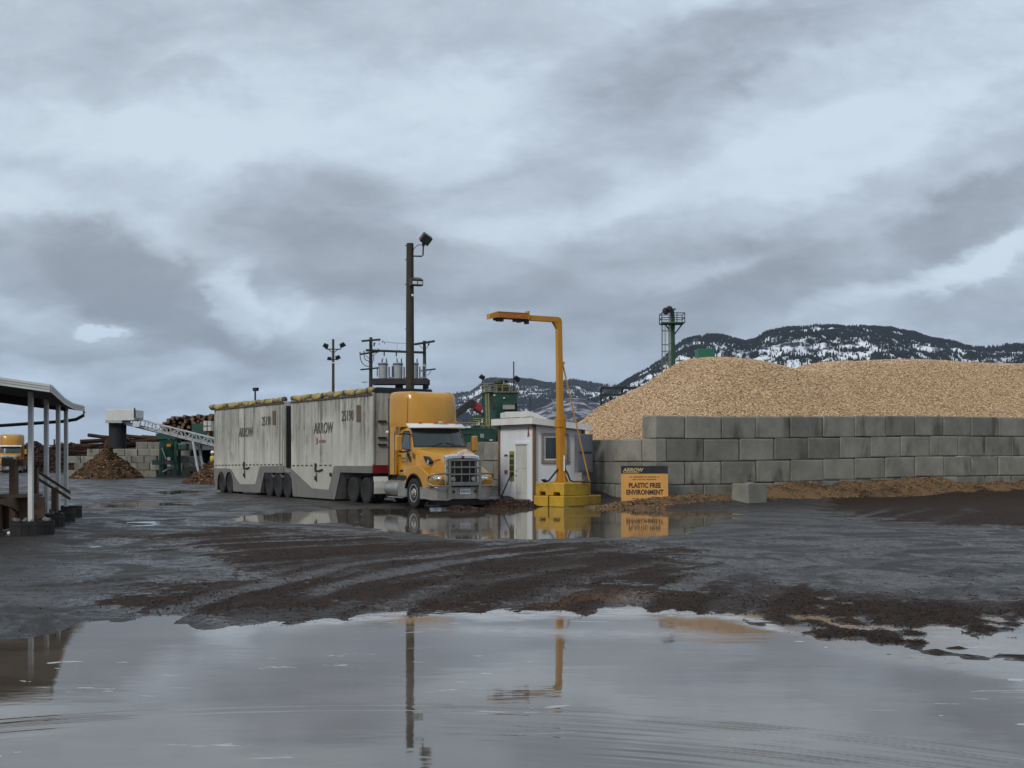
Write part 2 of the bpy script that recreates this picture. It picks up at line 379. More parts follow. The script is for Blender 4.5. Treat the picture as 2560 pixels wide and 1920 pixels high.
def ground_fields(X, Y):
    r = X / np.maximum(Y, .1)
    ys = np.interp(r, _sx, _sy)
    right = sstep(.14, .24, r)
    wob = (fbm(X * .9, Y * .9, 3, 4) - .5)
    k = .030 - .020 * right
    g = np.clip((Y - ys) * k, -.09, .045)
    n1 = fbm(X * .22, Y * .22, 21, 3) - .5
    n2 = fbm(X * 1.1, Y * 1.1, 22, 4) - .5
    n3 = fbm(X * 5.0, Y * 5.0, 23, 4, .6) - .5
    near = sstep(6, 0, ys - Y)
    shore = np.exp(-((Y - ys) / 1.2) ** 2)
    deb = sstep(-1.2, .8, poly_sd(X, Y, DEB) + wob * 2.2) * (.55 + .45 * sstep(.35, .6, fbm(X * .6, Y * .6, 5, 4)))
    deb2 = sstep(-1.5, 1.0, poly_sd(X, Y, DEB2) + wob * 3)
    # patchy islands at the right shore
    e_ = Y - ys
    wetr = right * sstep(-1.5, -.3, e_) * sstep(5.2, 3.6, e_)
    fr = fbm(X * 1.5 + 5, Y * 1.1, 34, 5, .6)
    gi = (fr - .50) * .20 + .0085 * e_ + .002 + (fbm(X * 4.2, Y * 3.2, 36, 3) - .5) * .075 * sstep(-1.2, .4, e_)
    isl = sstep(.50, .66, fbm(X * 1.3 + 5, Y * 1.0, 31, 4)) * right * np.exp(-((Y - ys - .35) / 1.0) ** 2)
    islf = sstep(.52, .60, fbm(X * 3.1 + 5, Y * 2.4, 33, 4)) * right * np.exp(-((Y - ys - 1.5) / 1.5) ** 2)
    g = g + n1 * .030 * (1 - near * 0) + n2 * (.030 + .02 * right * shore) * (1 - .55 * shore * (1 - right)) + n3 * (.016 + .030 * deb + .020 * right * shore)
    g = g * (1 - wetr * .85) + wetr * .85 * gi
    # ruts swung by turning trucks
    gr, sh = tracks(X, Y)
    g = g - .022 * gr + .020 * sh
    far = sstep(44, 56, Y)
    g = g + .012 * far + .006 * sstep(17, 24, Y)
    sd = poly_sd(X, Y, PUD_TRUCK) + (n2 * 1.6)
    g = np.minimum(g, .03) * 1.0 + np.where(g > .03, (g - .03) * .6, 0)
    g = g - .085 * sstep(-.9, .6, sd)
    for p in PUD_LEFT:
        g = g - .052 * sstep(-.9, .9, poly_sd(X, Y, p) + n2 * 2.6 + n3 * .8)
    # dry strip of rubbish between the near pool and the mid yard
    g = g + .03 * deb * sstep(.1, .9, Y - ys)
    # under the near pool the bed stays below water
    g = np.where(Y < ys - 1.2, np.minimum(g, -.02 - 0 * g), g)
    g = g + bank_h(X, Y)
    debris = np.clip(np.maximum(deb, deb2) * (1 - .5 * gr) + sh * .35 + wetr * sstep(.0, .012, g) * .9, 0, 1)
    lite = sstep(.45, .62, fbm(X * .8, Y * .8, 51, 4)) * np.exp(-((Y - ys - .8) / .8) ** 2) * sstep(-.26, -.15, r) * (1 - .5 * right)
    ground_fields.rut = gr
    return g, debris, lite
def axis(segs):
    out = []
    for a, b, st in segs: out.append(np.arange(a, b, st))
    return np.concatenate(out + [np.array([segs[-1][1]])])
def make_ground():
    xs = axis([(-9000, -1000, 800), (-1000, -120, 40), (-120, -40, 2.5), (-40, -16, .5), (-16, 16, .085), (16, 30, .2), (30, 60, 1.2), (60, 200, 10), (200, 1000, 80), (1000, 9000, 800)])
    ys = axis([(-3000, -100, 200), (-100, 4, 8), (4, 11, .09), (11, 22, .055), (22, 60, .11), (60, 120, .6), (120, 200, 4), (200, 1000, 50), (1000, 9000, 500)])
    X, Y = np.meshgrid(xs, ys, indexing='ij')
    g, deb, lite = ground_fields(X, Y); rut = ground_fields.rut
    off = sstep(30, 60, np.abs(X)) + sstep(100, 140, Y); off = np.clip(off, 0, 1)
    g = g * (1 - off) + .03 * off
    g = np.where(Y < 4.6, -.08, g)
    # the yard ends beyond the log stacks: the land falls and rises gently
    co = np.stack([X, Y, g], -1).reshape(-1, 3)
    m, N, L, b = nt_of('wet_yard')
    v = objvec(N, L)
    ad = N.new('ShaderNodeAttribute'); ad.attribute_name = 'debris'
    al = N.new('ShaderNodeAttribute'); al.attribute_name = 'litter'
    mp = N.new('ShaderNodeMapping'); mp.inputs['Rotation'].default_value = (0, 0, .35); mp.inputs['Scale'].default_value = (1, .6, 1); L.new(v, mp.inputs[0]); vv = mp.outputs[0]
    n1 = tex_noise(N, L, vv, .5, 8, .62, None, .6); n2 = tex_noise(N, L, v, 6, 8, .7); n3 = tex_noise(N, L, v, 38, 5, .7)
    asph = mixc(N, L, maprange(N, L, n1, .35, .65), (.009, .0076, .0066), (.031, .0255, .021))
    asph = mixc(N, L, maprange(N, L, n3, .45, .75), asph, (.052, .042, .034))
    dcol = mixc(N, L, maprange(N, L, n2, .35, .68), (.011, .0062, .0038), (.044, .023, .0125))
    dcol = mixc(N, L, maprange(N, L, n3, .56, .72), dcol, (.12, .066, .032))
    dm = mathn(N, L, 'ADD', ad.outputs['Fac'], maprange(N, L, n2, .35, .65, -.45, .45))
    dm = maprange(N, L, dm, .35, .65)
    c = mixc(N, L, dm, asph, dcol)
    lm = mathn(N, L, 'MULTIPLY', al.outputs['Fac'], maprange(N, L, n3, .40, .62))
    c = mixc(N, L, lm, c, (.17, .092, .042))
    L.new(c, b.inputs['Base Color'])
    wet = maprange(N, L, tex_noise(N, L, vv, .75, 8, .66, (.8, 1.25, 1), .9), .44, .56)
    ar = N.new('ShaderNodeAttribute'); ar.attribute_name = 'rut'
    wet = mathn(N, L, 'MAXIMUM', wet, mathn(N, L, 'MULTIPLY', ar.outputs['Fac'], .75))
    wet = mathn(N, L, 'MULTIPLY', wet, maprange(N, L, tex_noise(N, L, v, 15, 6, .75), .38, .58, .32, 1.0))
    rg = mixc(N, L, wet, (.66, .66, .66), (.13, .13, .13))
    rg = mixc(N, L, maprange(N, L, n2, .50, .60, 0, .8), rg, (.62, .62, .62))
    rg = mixc(N, L, dm, rg, mixc(N, L, mathn(N, L, 'MULTIPLY', ar.outputs['Fac'], .8), (.75, .75, .75), (.25, .25, .25)))
    L.new(rg, b.inputs['Roughness'])
    L.new(maprange(N, L, dm, 0, 1, .42, .14), b.inputs['Specular IOR Level'])
    hh = mathn(N, L, 'ADD', mathn(N, L, 'MULTIPLY', n2, .6), mathn(N, L, 'MULTIPLY', n3, .5))
    bumpn(N, L, b, hh, 1.0, .06)
    bp = b.inputs['Normal'].links[0].from_node
    L.new(mathn(N, L, 'MAXIMUM', maprange(N, L, wet, 0, 1, 1.0, .22), dm), bp.inputs['Strength'])
    me = np_mesh('ground', co, grid_faces(len(xs), len(ys)), m)
    vattr(me, 'rut', rut); vattr(me, 'debris', deb); vattr(me, 'litter', lite)
    o = bpy.data.objects.new('ground', me); COL.objects.link(o); tag(o, kind='structure')
    return xs, ys
make_ground()
def wake_y(X): return 9.05 - .098 * (X + 1.0) ** 2
def make_water():
    m, N, L, b = nt_of('pool_water')
    v = objvec(N, L)
    af = N.new('ShaderNodeAttribute'); af.attribute_name = 'foam_glare'
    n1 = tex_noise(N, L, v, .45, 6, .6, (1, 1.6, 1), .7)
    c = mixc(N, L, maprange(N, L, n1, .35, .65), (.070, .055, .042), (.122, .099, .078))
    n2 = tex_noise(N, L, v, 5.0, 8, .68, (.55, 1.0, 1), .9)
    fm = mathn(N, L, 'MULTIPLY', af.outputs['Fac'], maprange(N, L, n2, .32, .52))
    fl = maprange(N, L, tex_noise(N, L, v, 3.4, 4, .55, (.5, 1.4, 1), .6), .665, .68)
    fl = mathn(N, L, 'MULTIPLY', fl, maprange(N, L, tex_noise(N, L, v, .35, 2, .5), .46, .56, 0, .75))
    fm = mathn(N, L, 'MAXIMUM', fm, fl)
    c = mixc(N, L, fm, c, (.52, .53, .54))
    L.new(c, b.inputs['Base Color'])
    rg = mixc(N, L, fm, (.035, .035, .035), (.45, .45, .45)); L.new(rg, b.inputs['Roughness'])
    b.inputs['IOR'].default_value = 1.40
    h = mathn(N, L, 'ADD', tex_noise(N, L, v, 2.2, 3, .5, (.5, 1.3, 1)), mathn(N, L, 'MULTIPLY', tex_noise(N, L, v, 9, 2, .5, (.6, 1.2, 1)), .22))
    bumpn(N, L, b, h, .05, .02)
    xs = axis([(-30, -5.5, .35), (-5.5, 5.5, .05), (5.5, 30, .35)]); ys = axis([(4.2, 6.2, .06), (6.2, 10.5, .018), (10.5, 16, .05), (16, 60, .4), (60, 110, 2)])
    X, Y = np.meshgrid(xs, ys, indexing='ij')
    d = Y - wake_y(X)
    ph = 5.5 * fbm(X * .55, Y * .9, 72, 4)
    amp = np.exp(-(d / .13) ** 2) + .8 * np.exp(-((d + .62) / .30) ** 2) * sstep(-.6, 2.0, X) + .55 * np.exp(-((d + .12) / .26) ** 2) * sstep(-2.6, -3.4, X) + .30 * np.exp(-((d + 1.15) / .35) ** 2) * sstep(-.5, 2, X)
    amp = amp * (.12 + .88 * sstep(.36, .66, fbm(X * .7, Y * 3.2, 71, 4)))
    z = .0046 * amp * (np.sin(d * 2 * math.pi / .16 + ph) * .65 + .5 * np.sin(d * 2 * math.pi / .093 + 1.7 * ph + 2 * fbm(X * 2, Y * 3, 75, 3))) * sstep(-6, -4.6, X)
    z = z + .0012 * (fbm(X * .5, Y * 2.4, 73, 4) - .5) * sstep(16, 13, Y)
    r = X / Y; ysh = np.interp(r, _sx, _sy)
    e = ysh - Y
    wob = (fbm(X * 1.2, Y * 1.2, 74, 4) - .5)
    band = sstep(-.5, -.1, e) * sstep(.75, .12, e + wob * 1.2) * sstep(-.27, -.20, r) * (1 - .75 * sstep(.20, .23, r))  # far-shore band: bright sky reflection painted into the water colour
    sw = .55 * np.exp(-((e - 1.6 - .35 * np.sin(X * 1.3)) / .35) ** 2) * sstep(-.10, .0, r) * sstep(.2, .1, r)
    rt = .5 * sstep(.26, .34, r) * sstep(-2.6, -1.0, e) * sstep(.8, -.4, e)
    foam_glare = np.clip(band * .68 + sw * .8 + rt * .55, 0, 1) * (Y < 25)
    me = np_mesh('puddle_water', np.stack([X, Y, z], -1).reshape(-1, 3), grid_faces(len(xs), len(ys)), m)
    vattr(me, 'foam_glare', foam_glare)
    o = bpy.data.objects.new('puddle_water', me); COL.objects.link(o); tag(o, kind='structure')
make_water()
def flakes(name, P, size, mat, flat=.35, label=None, cat=None, kind=None, group=None):
    """many small wood or bark pieces, each a thin lozenge lying where it fell"""
    n = len(P); a = rng.uniform(0, 2 * math.pi, n); s = size[0] + (size[1] - size[0]) * rng.random(n) ** 2.2
    asp = rng.uniform(.3, .75, n)
    nrm = np.stack([rng.normal(0, flat, n), rng.normal(0, flat, n), np.ones(n)], -1); nrm /= np.linalg.norm(nrm, axis=1)[:, None]
    t = np.stack([np.cos(a), np.sin(a), np.zeros(n)], -1); t -= nrm * (t * nrm).sum(1)[:, None]; t /= np.linalg.norm(t, axis=1)[:, None]
    bt = np.cross(nrm, t); u = t * s[:, None] * .5; w = bt * (s * asp)[:, None] * .5; h = nrm * (s * .14)[:, None]
    V = np.stack([P - u - w * .6, P + u * .8 - w, P + u + w * .7, P - u * .9 + w, P - u * .3 + h, P + u * .35 + h], 1).reshape(-1, 3)
    base = (np.arange(n) * 6)[:, None]
    F = np.concatenate([base + np.array([[0, 1, 4]]), base + np.array([[1, 5, 4]]), base + np.array([[1, 2, 5]]), base + np.array([[2, 3, 5]]), base + np.array([[3, 4, 5]]), base + np.array([[3, 0, 4]])], 0)
    me = np_mesh(name, V, F, mat, smooth=False)
    o = bpy.data.objects.new(name, me); COL.objects.link(o)
    return tag(o, label, cat, group, kind)
def island_mat(name, cols, rough=.8):
    m, N, L, b = nt_of(name)
    g = N.new('ShaderNodeNewGeometry'); cr = N.new('ShaderNodeValToRGB'); r = cr.color_ramp
    while len(r.elements) < len(cols): r.elements.new(.5)
    for i, (e, c) in enumerate(zip(r.elements, cols)): e.position = i / max(1, len(cols) - 1); e.color = (*c, 1)
    L.new(g.outputs['Random Per Island'], cr.inputs[0]); L.new(cr.outputs[0], b.inputs['Base Color'])
    b.inputs['Roughness'].default_value = rough; setspec(b, .3); MATS[name] = m
    return m
BARK = island_mat('bark_bits', [(.010, .007, .005), (.022, .013, .009), (.035, .02, .012), (.014, .010, .008), (.07, .04, .022)])
def scatter_ground():
    n = 330000
    Y = 12 + 28 * rng.random(n) ** 1.6; X = (rng.random(n) * 2 - 1) * Y * .43
    g, deb, lite = ground_fields(X, Y)
    p = (np.clip(deb, 0, 1) ** 1.3 * .9 + lite * .6 + .035) * (g > -.012) * (.25 + .75 * sstep(.4, .6, fbm(X * 1.7, Y * 1.7, 61, 3)))
    k = rng.random(n) < p
    P = np.stack([X, Y, g + .004], -1)[k][:70000]
    flakes('bark_litter', P, (.008, .034), BARK, .35, 'dark bark bits and splinters trodden over the muddy yard', 'bark litter', 'stuff')
scatter_ground()

# ================================================================== TRUCK AND TRAILERS
# local frame: x forward with the steer axle at 0, y to the driver's left, z up
TRUCK_LOC, TRUCK_RZ = (-2.31, 44.4, 0.0), math.atan2(-.856, .517)
YEL = M('yellow_paint', (.50, .235, .008), .32, 0, .07, 1.2, dirt=(.20, .13, .06), damt=.35, dscale=1.0, spec=.5, coat=.5)
CHR = M('dull_aluminium', (.33, .32, .29), .38, .55, .12, 3, dirt=(.16, .14, .11), damt=.5)
CHROME = M('bright_metal', (.68, .68, .67), .2, .8, .08, 3)
BLK = M('black_rubber', (.012, .012, .013), .7, 0, .3, 6, dirt=(.05, .043, .036), damt=.5)
TYRE = M('tyre_rubber', (.010, .0097, .0095), .85, 0, .3, 9, dirt=(.026, .023, .02), damt=.6, dscale=2.5)
DARKM = M('dark_frame', (.018, .018, .019), .6, .2, .3, 4, dirt=(.05, .042, .034), damt=.5)
GLASS = M('dark_glass', (.022, .034, .036), .06, 0, .1, 1, spec=.8)
GRIL = M('grille_mesh', (.02, .022, .022), .5, .4, .2, 8)
BULL = M('bull_bar_metal', (.235, .23, .21), .42, .5, .1, 5, dirt=(.12, .105, .08), damt=.5)
LENS = M('lamp_lens', (.62, .63, .62), .12, .2, .1, 5)
AMB = M('amber_lens', (.55, .13, .02), .2)
REDL = M('red_lens', (.40, .03, .02), .3)
WHITE = M('white_paint', (.68, .68, .66), .5, 0, .05, 2, dirt=(.35, .33, .29), damt=.4)
INKD = M('dark_lettering', (.06, .053, .05), .6, 0, .35, 5, dirt=(.26, .245, .21), damt=.75, dscale=4, dstretch=(1, 1, .4))
RIM = M('polished_rim', (.52, .51, .49), .3, .7, .1, 6, dirt=(.15, .13, .1), damt=.5)
RIMD = M('dusty_rim', (.04, .037, .034), .7, .2, .25, 6, dirt=(.04, .035, .03), damt=.6)
BADGE = M('badge_red', (.25, .015, .02), .4)

def wheel(parent, x, y, r, w, side, rim, z=None, name='wheel'):
    """side: -1 near the kerb (outer face to -y), +1 the other; a wheel with tyre and rim"""
    z = r if z is None else z
    root = thing(name, None, None, (x, y, z)); root.parent = parent
    s = side; t = MB()
    prof = [(r * .60, -w * .40), (r * .72, -w * .5), (r * .90, -w * .49), (r * .985, -w * .42), (r, -w * .30), (r * .985, -w * .16), (r, -w * .08), (r * .985, 0), (r, w * .08), (r * .985, w * .16), (r, w * .3), (r * .985, w * .42), (r * .9, w * .49), (r * .72, w * .5), (r * .6, w * .4)]
    t.lathe(prof, (0, 0, 0)); t.build('tyre', TYRE, root, smooth=True)
    q = MB(); R0 = r * .615
    if rim is RIM:
        q.lathe([(R0, s * w * .15), (R0 * 1.0, s * w * .46), (R0 * .90, s * w * .46), (R0 * .84, s * w * .30), (R0 * .56, s * w * .36), (R0 * .50, s * w * .42), (R0 * .30, s * w * .42), (R0 * .28, s * w * .62), (R0 * .10, s * w * .66), (.004, s * w * .66)], (0, 0, 0))
        q.build('rim', rim, root, smooth=True)
        h = MB()
        for k in range(10):
            a = 2 * math.pi * k / 10
            h.cyl((R0 * .71 * math.cos(a), s * w * .28, R0 * .71 * math.sin(a)), (R0 * .71 * math.cos(a), s * w * .352, R0 * .71 * math.sin(a)), R0 * .085, n=10)
        h.build('hand_hole_ring', BLK, root)
        h = MB()
        for k in range(10):
            a = 2 * math.pi * (k + .5) / 10
            h.cyl((R0 * .40 * math.cos(a), s * w * .40, R0 * .40 * math.sin(a)), (R0 * .40 * math.cos(a), s * w * .50, R0 * .40 * math.sin(a)), R0 * .05, n=6)
        h.build('nut_ring', CHROME, root)
    else:
        q.lathe([(R0, s * w * .1), (R0, s * w * .44), (R0 * .93, s * w * .45), (R0 * .86, s * w * .25), (R0 * .80, -s * w * .15), (R0 * .50, -s * w * .22), (R0 * .42, -s * w * .05), (R0 * .40, s * w * .28), (R0 * .2, s * w * .34), (.004, s * w * .34)], (0, 0, 0))
        q.build('rim', rim, root, smooth=True)
    return root
def axle(parent, x, r=.5, dual=True, rim=None, half=1.235, both=True):
    """wheels on both ends of one axle; a dual pair is two wheels side by side"""
    rim = rim or RIMD
    for s in (-1, 1):
        wheel(parent, x, s * (half - .14), r, .27, s, rim)
        if dual: wheel(parent, x, s * (half - .46), r, .27, s, RIMD)
    MB().cyl((x, -half + .3, r), (x, half - .3, r), .075, n=10).build('axle', DARKM, parent)

HB = 1.06      # cab half width at the belt
def cab_hw(z): return HB - max(0, z - 2.05) * .12
def ws_x(z, a):               # windshield front at height z and across a in -1..1
    t = (z - 2.05) / .70
    return -.10 - .34 * t - .30 * a * a
def make_truck():
    T = thing('semi_truck', 'yellow day cab tractor with a grey bull bar beside the white hut', 'truck', TRUCK_LOC, TRUCK_RZ)
    # cab shell: plan outlines stacked from floor to roof
    rings = []
    for z in (1.12, 1.30, 1.7, 2.05, 2.3, 2.55, 2.75, 2.84, 2.88):
        zz = max(z, 2.05); hw = cab_hw(zz) if z > 2.05 else HB
        inset = 0 if z < 2.8 else (.05 if z < 2.86 else .16)
        hw -= inset; back = -1.56
        pts = [(back, -hw + .03), (back, hw - .03)]
        if z > 2.05: pts = [(back, -hw)] + [(min(ws_x(min(z, 2.75), a), 0) - inset, hw * a) for a in np.linspace(-1, 1, 15)] + [(back, hw)]
        else: pts = [(back, -hw)] + [(-.10 - .30 * a * a + (2.05 - z) * .08, hw * a) for a in np.linspace(-1, 1, 15)] + [(back, hw)]
        rings.append([(x, y, z) for x, y in pts])
    MB().loft(rings).build('cab_body', YEL, T, smooth=True)
    # windshield: curved glass a finger's width proud of the shell, black gasket around it
    def ws(z0, z1, a1, off):
        return lambda u, v: (ws_x(z0 + (z1 - z0) * v, a1 * (2 * u - 1)) + off, cab_hw(z0 + (z1 - z0) * v) * a1 * (2 * u - 1) * 1.002, z0 + (z1 - z0) * v)
    MB().grid(ws(2.08, 2.76, .975, .006), 16, 4).build('windshield_gasket', BLK, T, smooth=True)
    w = MB().grid(ws(2.13, 2.73, .935, .012), 16, 4).build('windshield', GLASS, T, smooth=True)
    for s in (-1, 1):
        MB().cyl((ws_x(2.12, s * .45) + .03, s * .45, 2.11), (ws_x(2.2, s * .04) + .03, s * .05, 2.24), .012, n=6).build('wiper', BLK, T)
    # doors, each with a glazed window
    for s in (-1, 1):
        def sp(x, z, off): return (x, s * (cab_hw(z) + off), z)
        d = MB(); out = [(-1.47, 1.16), (-.48, 1.16), (-.46, 1.9), (-.50, 2.05), (-.66, 2.66), (-.75, 2.72), (-1.40, 2.72), (-1.47, 2.64)]
        d.loft([[sp(x, z, .002) for x, z in out], [sp(x, z, .014) for x, z in out]])
        dr = d.build('door', YEL, T, bevel=.006)
        gk = [(-1.26, 2.06), (-.74, 1.96), (-.56, 2.0), (-.56, 2.16), (-.70, 2.60), (-.78, 2.66), (-1.20, 2.66), (-1.26, 2.60)]
        win = MB().loft([[sp(x, z, .012) for x, z in gk], [sp(x, z, .020) for x, z in gk]]).build('door_window', BLK, dr)
        pn = [(-1.22, 2.09), (-.75, 2.0), (-.60, 2.04), (-.73, 2.58), (-1.22, 2.62)]
        MB().loft([[sp(x, z, .020) for x, z in pn], [sp(x, z, .024) for x, z in pn]]).build('pane', GLASS, win)
        MB().prism([(-.78, 1.93), (-.50, 1.72), (-.50, 1.56), (-.56, 1.56), (-.80, 1.82)], s * (HB + .014), s * (HB + .03)).build('black_trim', BLK, dr)
        h = MB().box((-1.38, s * (HB + .03), 1.80), (.14, .03, .035)).build('door_handle', BLK, dr, bevel=.008)
        # mirrors on arms
        mr = MB().box((-.62, s * 1.50, 2.22), (.17, .24, .56), taper=.92).build('mirror', YEL, T, bevel=.05, seg=3)
        MB().box((-.62 - .09, s * 1.50, 2.22), (.012, .19, .48)).build('mirror_glass', GLASS, mr)
        MB().tube([(-.56, s * 1.03, 2.52), (-.60, s * 1.3, 2.56), (-.62, s * 1.47, 2.52)], .025).build('mirror_arm', BLK, T)
        MB().tube([(-.56, s * 1.05, 1.98), (-.6, s * 1.3, 1.92), (-.62, s * 1.47, 1.92)], .028).build('mirror_arm', BLK, T)
    # lettering patches on the kerb-side door
    y0 = -(HB + .0165)
    b_ = MB()
    for i in range(6): b_.box((-1.30 + i * .055, y0, 1.70), (.038, .004, .05))
    b_.build('door_lettering', INKD, T)
    b_ = MB()
    for i in range(5): b_.box((-1.26 + i * .05, y0, 1.58), (.038, .004, .06))
    b_.build('door_emblem', M('orange_red_ink', (.5, .09, .02), .5), T)
    MB().box((-.36, -(HB + .004), 1.80), (.10, .006, .19)).build('cab_plate', M('brown_plate', (.16, .07, .02), .5), T)
    lg = MB().prism([(-1.40, 1.22), (-1.16, 1.22), (-1.12, 1.30), (-1.36, 1.30)], -(HB + .014), -(HB + .022)).build('model_badge', BLK, T)
    # roof fairing
    rings = []
    for z, xn, hwr, hwn in ((2.80, -.60, 1.20, .98), (3.0, -.60, 1.21, .98), (3.4, -.64, 1.21, .97), (3.75, -.72, 1.20, .95), (3.93, -.82, 1.18, .91), (4.01, -.95, 1.13, .84), (4.05, -1.15, 1.02, .72)):
        pts = [(-1.95, -hwr), (-1.55, -hwr), (-1.20, -hwn - (hwr - hwn) * .35), (-1.0, -hwn + .03)]
        L_ = [(xn - (abs(a) ** 3.2) * (1.0 + xn + .0) * .9 if False else -1.0 + (xn + 1.0) * (1 - abs(a) ** 3.0), a * (hwn - .0)) for a in np.linspace(-.98, .98, 15)]
        pts = pts[:3] + L_ + [(-1.20, hwn + (hwr - hwn) * .35), (-1.55, hwr), (-1.95, hwr)]
        rings.append([(x, y, z) for x, y in pts])
    fr = MB().loft(rings).build('roof_fairing', YEL, T, smooth=True)
    MB().prism([(-1.0, -.985), (-.985, -.99), (-.985, -.985), (-1.0, -.975)], 2.9, 3.93, 'z').build('fairing_seam', BLK, fr)
    # cab side extenders and their rubber edge
    for s in (-1, 1):
        e = MB().prism([(-1.95, 1.12), (-1.50, 1.12), (-1.50, 2.80), (-1.95, 2.80)], s * 1.10, s * 1.20).build('side_extender', YEL, T, bevel=.02)
        MB().box((-2.02, s * 1.165, 2.45), (.13, .05, 2.75)).build('rubber_edge', BLK, e)
        MB().box((-1.525, s * 1.205, 1.9), (.02, .02, 1.5)).build('gap_seal', BLK, e)
    MB().lathe([(.004, -.03), (.05, -.03), (.065, .0), (.05, .05), (.004, .06)], (-2.0, -1.26, 2.62), 'z', 12).build('marker_bulb', WHITE, T, smooth=True)
    # sun visor and clearance lamps
    vis = MB()
    up, lo = [], []
    for a in np.linspace(-1, 1, 17):
        x = -.20 - .42 * abs(a) ** 2.4; y = 1.10 * a
        up.append((x - .20, y, 2.885)); lo.append((x + .02, y * 1.01, 2.755))
    rings = [[(x, y, z + .03) for x, y, z in up], [(x, y, z + .035) for x, y, z in lo], [(x, y, z) for x, y, z in lo], [(x - .02, y, z - .02) for x, y, z in up]]
    vis.loft([[r[i] for r in rings] for i in range(17)]).build('sun_visor', WHITE, T, smooth=True)
    for y in (-.72, -.2, 0, .2, .72):
        MB().box((-.36 - .35 * abs(y) ** 2.2, y, 2.955), (.10, .12, .06)).build('clearance_lamp', AMB if abs(y) > .1 else LENS, T, bevel=.02)
    # hood
    rings = []
    for x, hw, zt, zb in ((-.22, 1.04, 2.06, 1.2), (.1, 1.0, 2.04, 1.15), (.4, .93, 1.99, 1.1), (.7, .83, 1.91, 1.0), (.95, .74, 1.83, .92), (1.12, .68, 1.755, .86), (1.17, .66, 1.70, .84)):
        sec = [(-hw, zb), (-hw, zt - .30), (-hw * .985, zt - .16), (-hw * .92, zt - .06), (-hw * .74, zt - .01), (-hw * .40, zt + .015), (0, zt + .02)]
        sec = sec + [(-y, z) for y, z in sec[-2::-1]]
        rings.append([(x, y, z) for y, z in sec])
    hd = MB().loft(rings).build('hood', YEL, T, smooth=True)
    for s in (-1, 1):
        MB().prism([(.26, 1.78), (.50, 1.76), (.74, 1.60), (.66, 1.50), (.42, 1.56)], s * .86, s * 1.0).build('hood_vent', BLK, hd, bevel=.01)
        MB().lathe([(.004, -.01), (.07, -.01), (.07, .01), (.004, .012)], (.62, s * 1.002, 1.58), 'y', 14).build('vent_badge', CHROME, hd)
        b_ = MB()
        for i in range(4): b_.box((.78 + i * .06, s * (.80 - i * .024), 1.62 + .012 * i), (.04, .02, .05), (0, 0, -s * .36))
        b_.build('hood_lettering', BADGE, hd)
    # front fenders with wheel arches
    for s in (-1, 1):
        arc = [(.66 * math.cos(R(a)), .50 + .66 * math.sin(R(a))) for a in range(18, 166, 8)]
        out = [(1.16, .72), (1.17, .98), (1.05, 1.14), (.80, 1.27), (.50, 1.40), (.20, 1.455), (-.15, 1.45), (-.45, 1.36), (-.72, 1.16), (-.74, .78)]
        fe = MB().prism([(.66, .72)] + arc + [(-.66, .78)] + out[::-1], s * .66, s * 1.225).build('fender', YEL, T, bevel=.06, seg=3)
        lip = MB(); arc2 = [(.69 * math.cos(R(a)), .50 + .69 * math.sin(R(a))) for a in range(14, 172, 8)]
        lip.loft([[(x, s * 1.23, z), (x, s * 1.245, z), (x * .93, s * 1.245, .5 + (z - .5) * .93), (x * .93, s * 1.15, .5 + (z - .5) * .93)] for x, z in arc2]).build('arch_lip', BLK, fe)
        # head lamp: bezel, lens, bulbs, turn signal
        hl = MB().loft([[(x, s * y, z) for x, y, z in ((1.12, .72, .90), (1.05, 1.12, .90), (.88, 1.215, .96), (.84, 1.22, 1.06), (1.0, 1.14, 1.14), (1.12, .74, 1.10))],
                        [(x + .075, s * (y + .012), z) for x, y, z in ((1.12, .74, .92), (1.05, 1.10, .92), (.88, 1.20, .98), (.84, 1.21, 1.05), (1.0, 1.12, 1.12), (1.12, .76, 1.08))]]).build('headlight', LENS, T, bevel=.015)
        for yy, xx in ((.84, 1.178), (.99, 1.15)):
            MB().lathe([(.004, .035), (.05, .03), (.075, .0), (.075, -.03), (.004, -.03)], (xx, s * yy, 1.01), 'x', 14).build('bulb', CHROME, hl, smooth=True)
        MB().box((.99, s * 1.205, 1.02), (.09, .05, .10)).build('turn_signal', AMB, hl, bevel=.015)
        MB().box((1.175, s * .80, .86), (.03, .20, .045)).build('marker_lamp', AMB, T)
    # grille and its bright surround
    MB().box((1.175, 0, 1.27), (.05, 1.12, .92)).build('grille', GRIL, T)
    for s in (-1, 1): MB().prism([(1.14, .80), (1.23, .80), (1.23, 1.66), (1.14, 1.72)], s * .56, s * .655).build('grille_surround', CHROME, T, bevel=.02)
    tp = MB(); tp.loft([[(1.13, y, 1.66 + .06 * (1 - (y / .66) ** 4)), (1.25, y, 1.66 + .045 * (1 - (y / .66) ** 4)), (1.25, y, 1.735 + .06 * (1 - (y / .66) ** 4)), (1.13, y, 1.79 + .05 * (1 - (y / .66) ** 4))] for y in np.linspace(-.655, .655, 13)]).build('grille_crown', CHROME, T, smooth=True)
    MB().lathe([(.004, .02), (.035, .02), (.05, .008), (.05, -.02), (.004, -.02)], (1.262, 0, 1.745), 'x', 14).build('hood_badge', BADGE, T)
    for o in [T.children[-1]]: o.scale = (1, 1.9, 1); o.location = (0, 0, 0)
    MB().tube([(1.08, -.12, 1.86), (1.12, -.05, 1.895), (1.10, 0, 1.885), (1.12, .05, 1.895), (1.08, .12, 1.86)], .014, 6).build('hood_ornament', CHROME, T)
    # bumper
    outer = [(.50, -1.245), (.80, -1.245), (1.06, -1.16), (1.22, -.95), (1.29, -.60), (1.30, 0), (1.29, .60), (1.22, .95), (1.06, 1.16), (.80, 1.245), (.50, 1.245)]
    inner = [(x - .09, y * .95) for x, y in outer[::-1]]
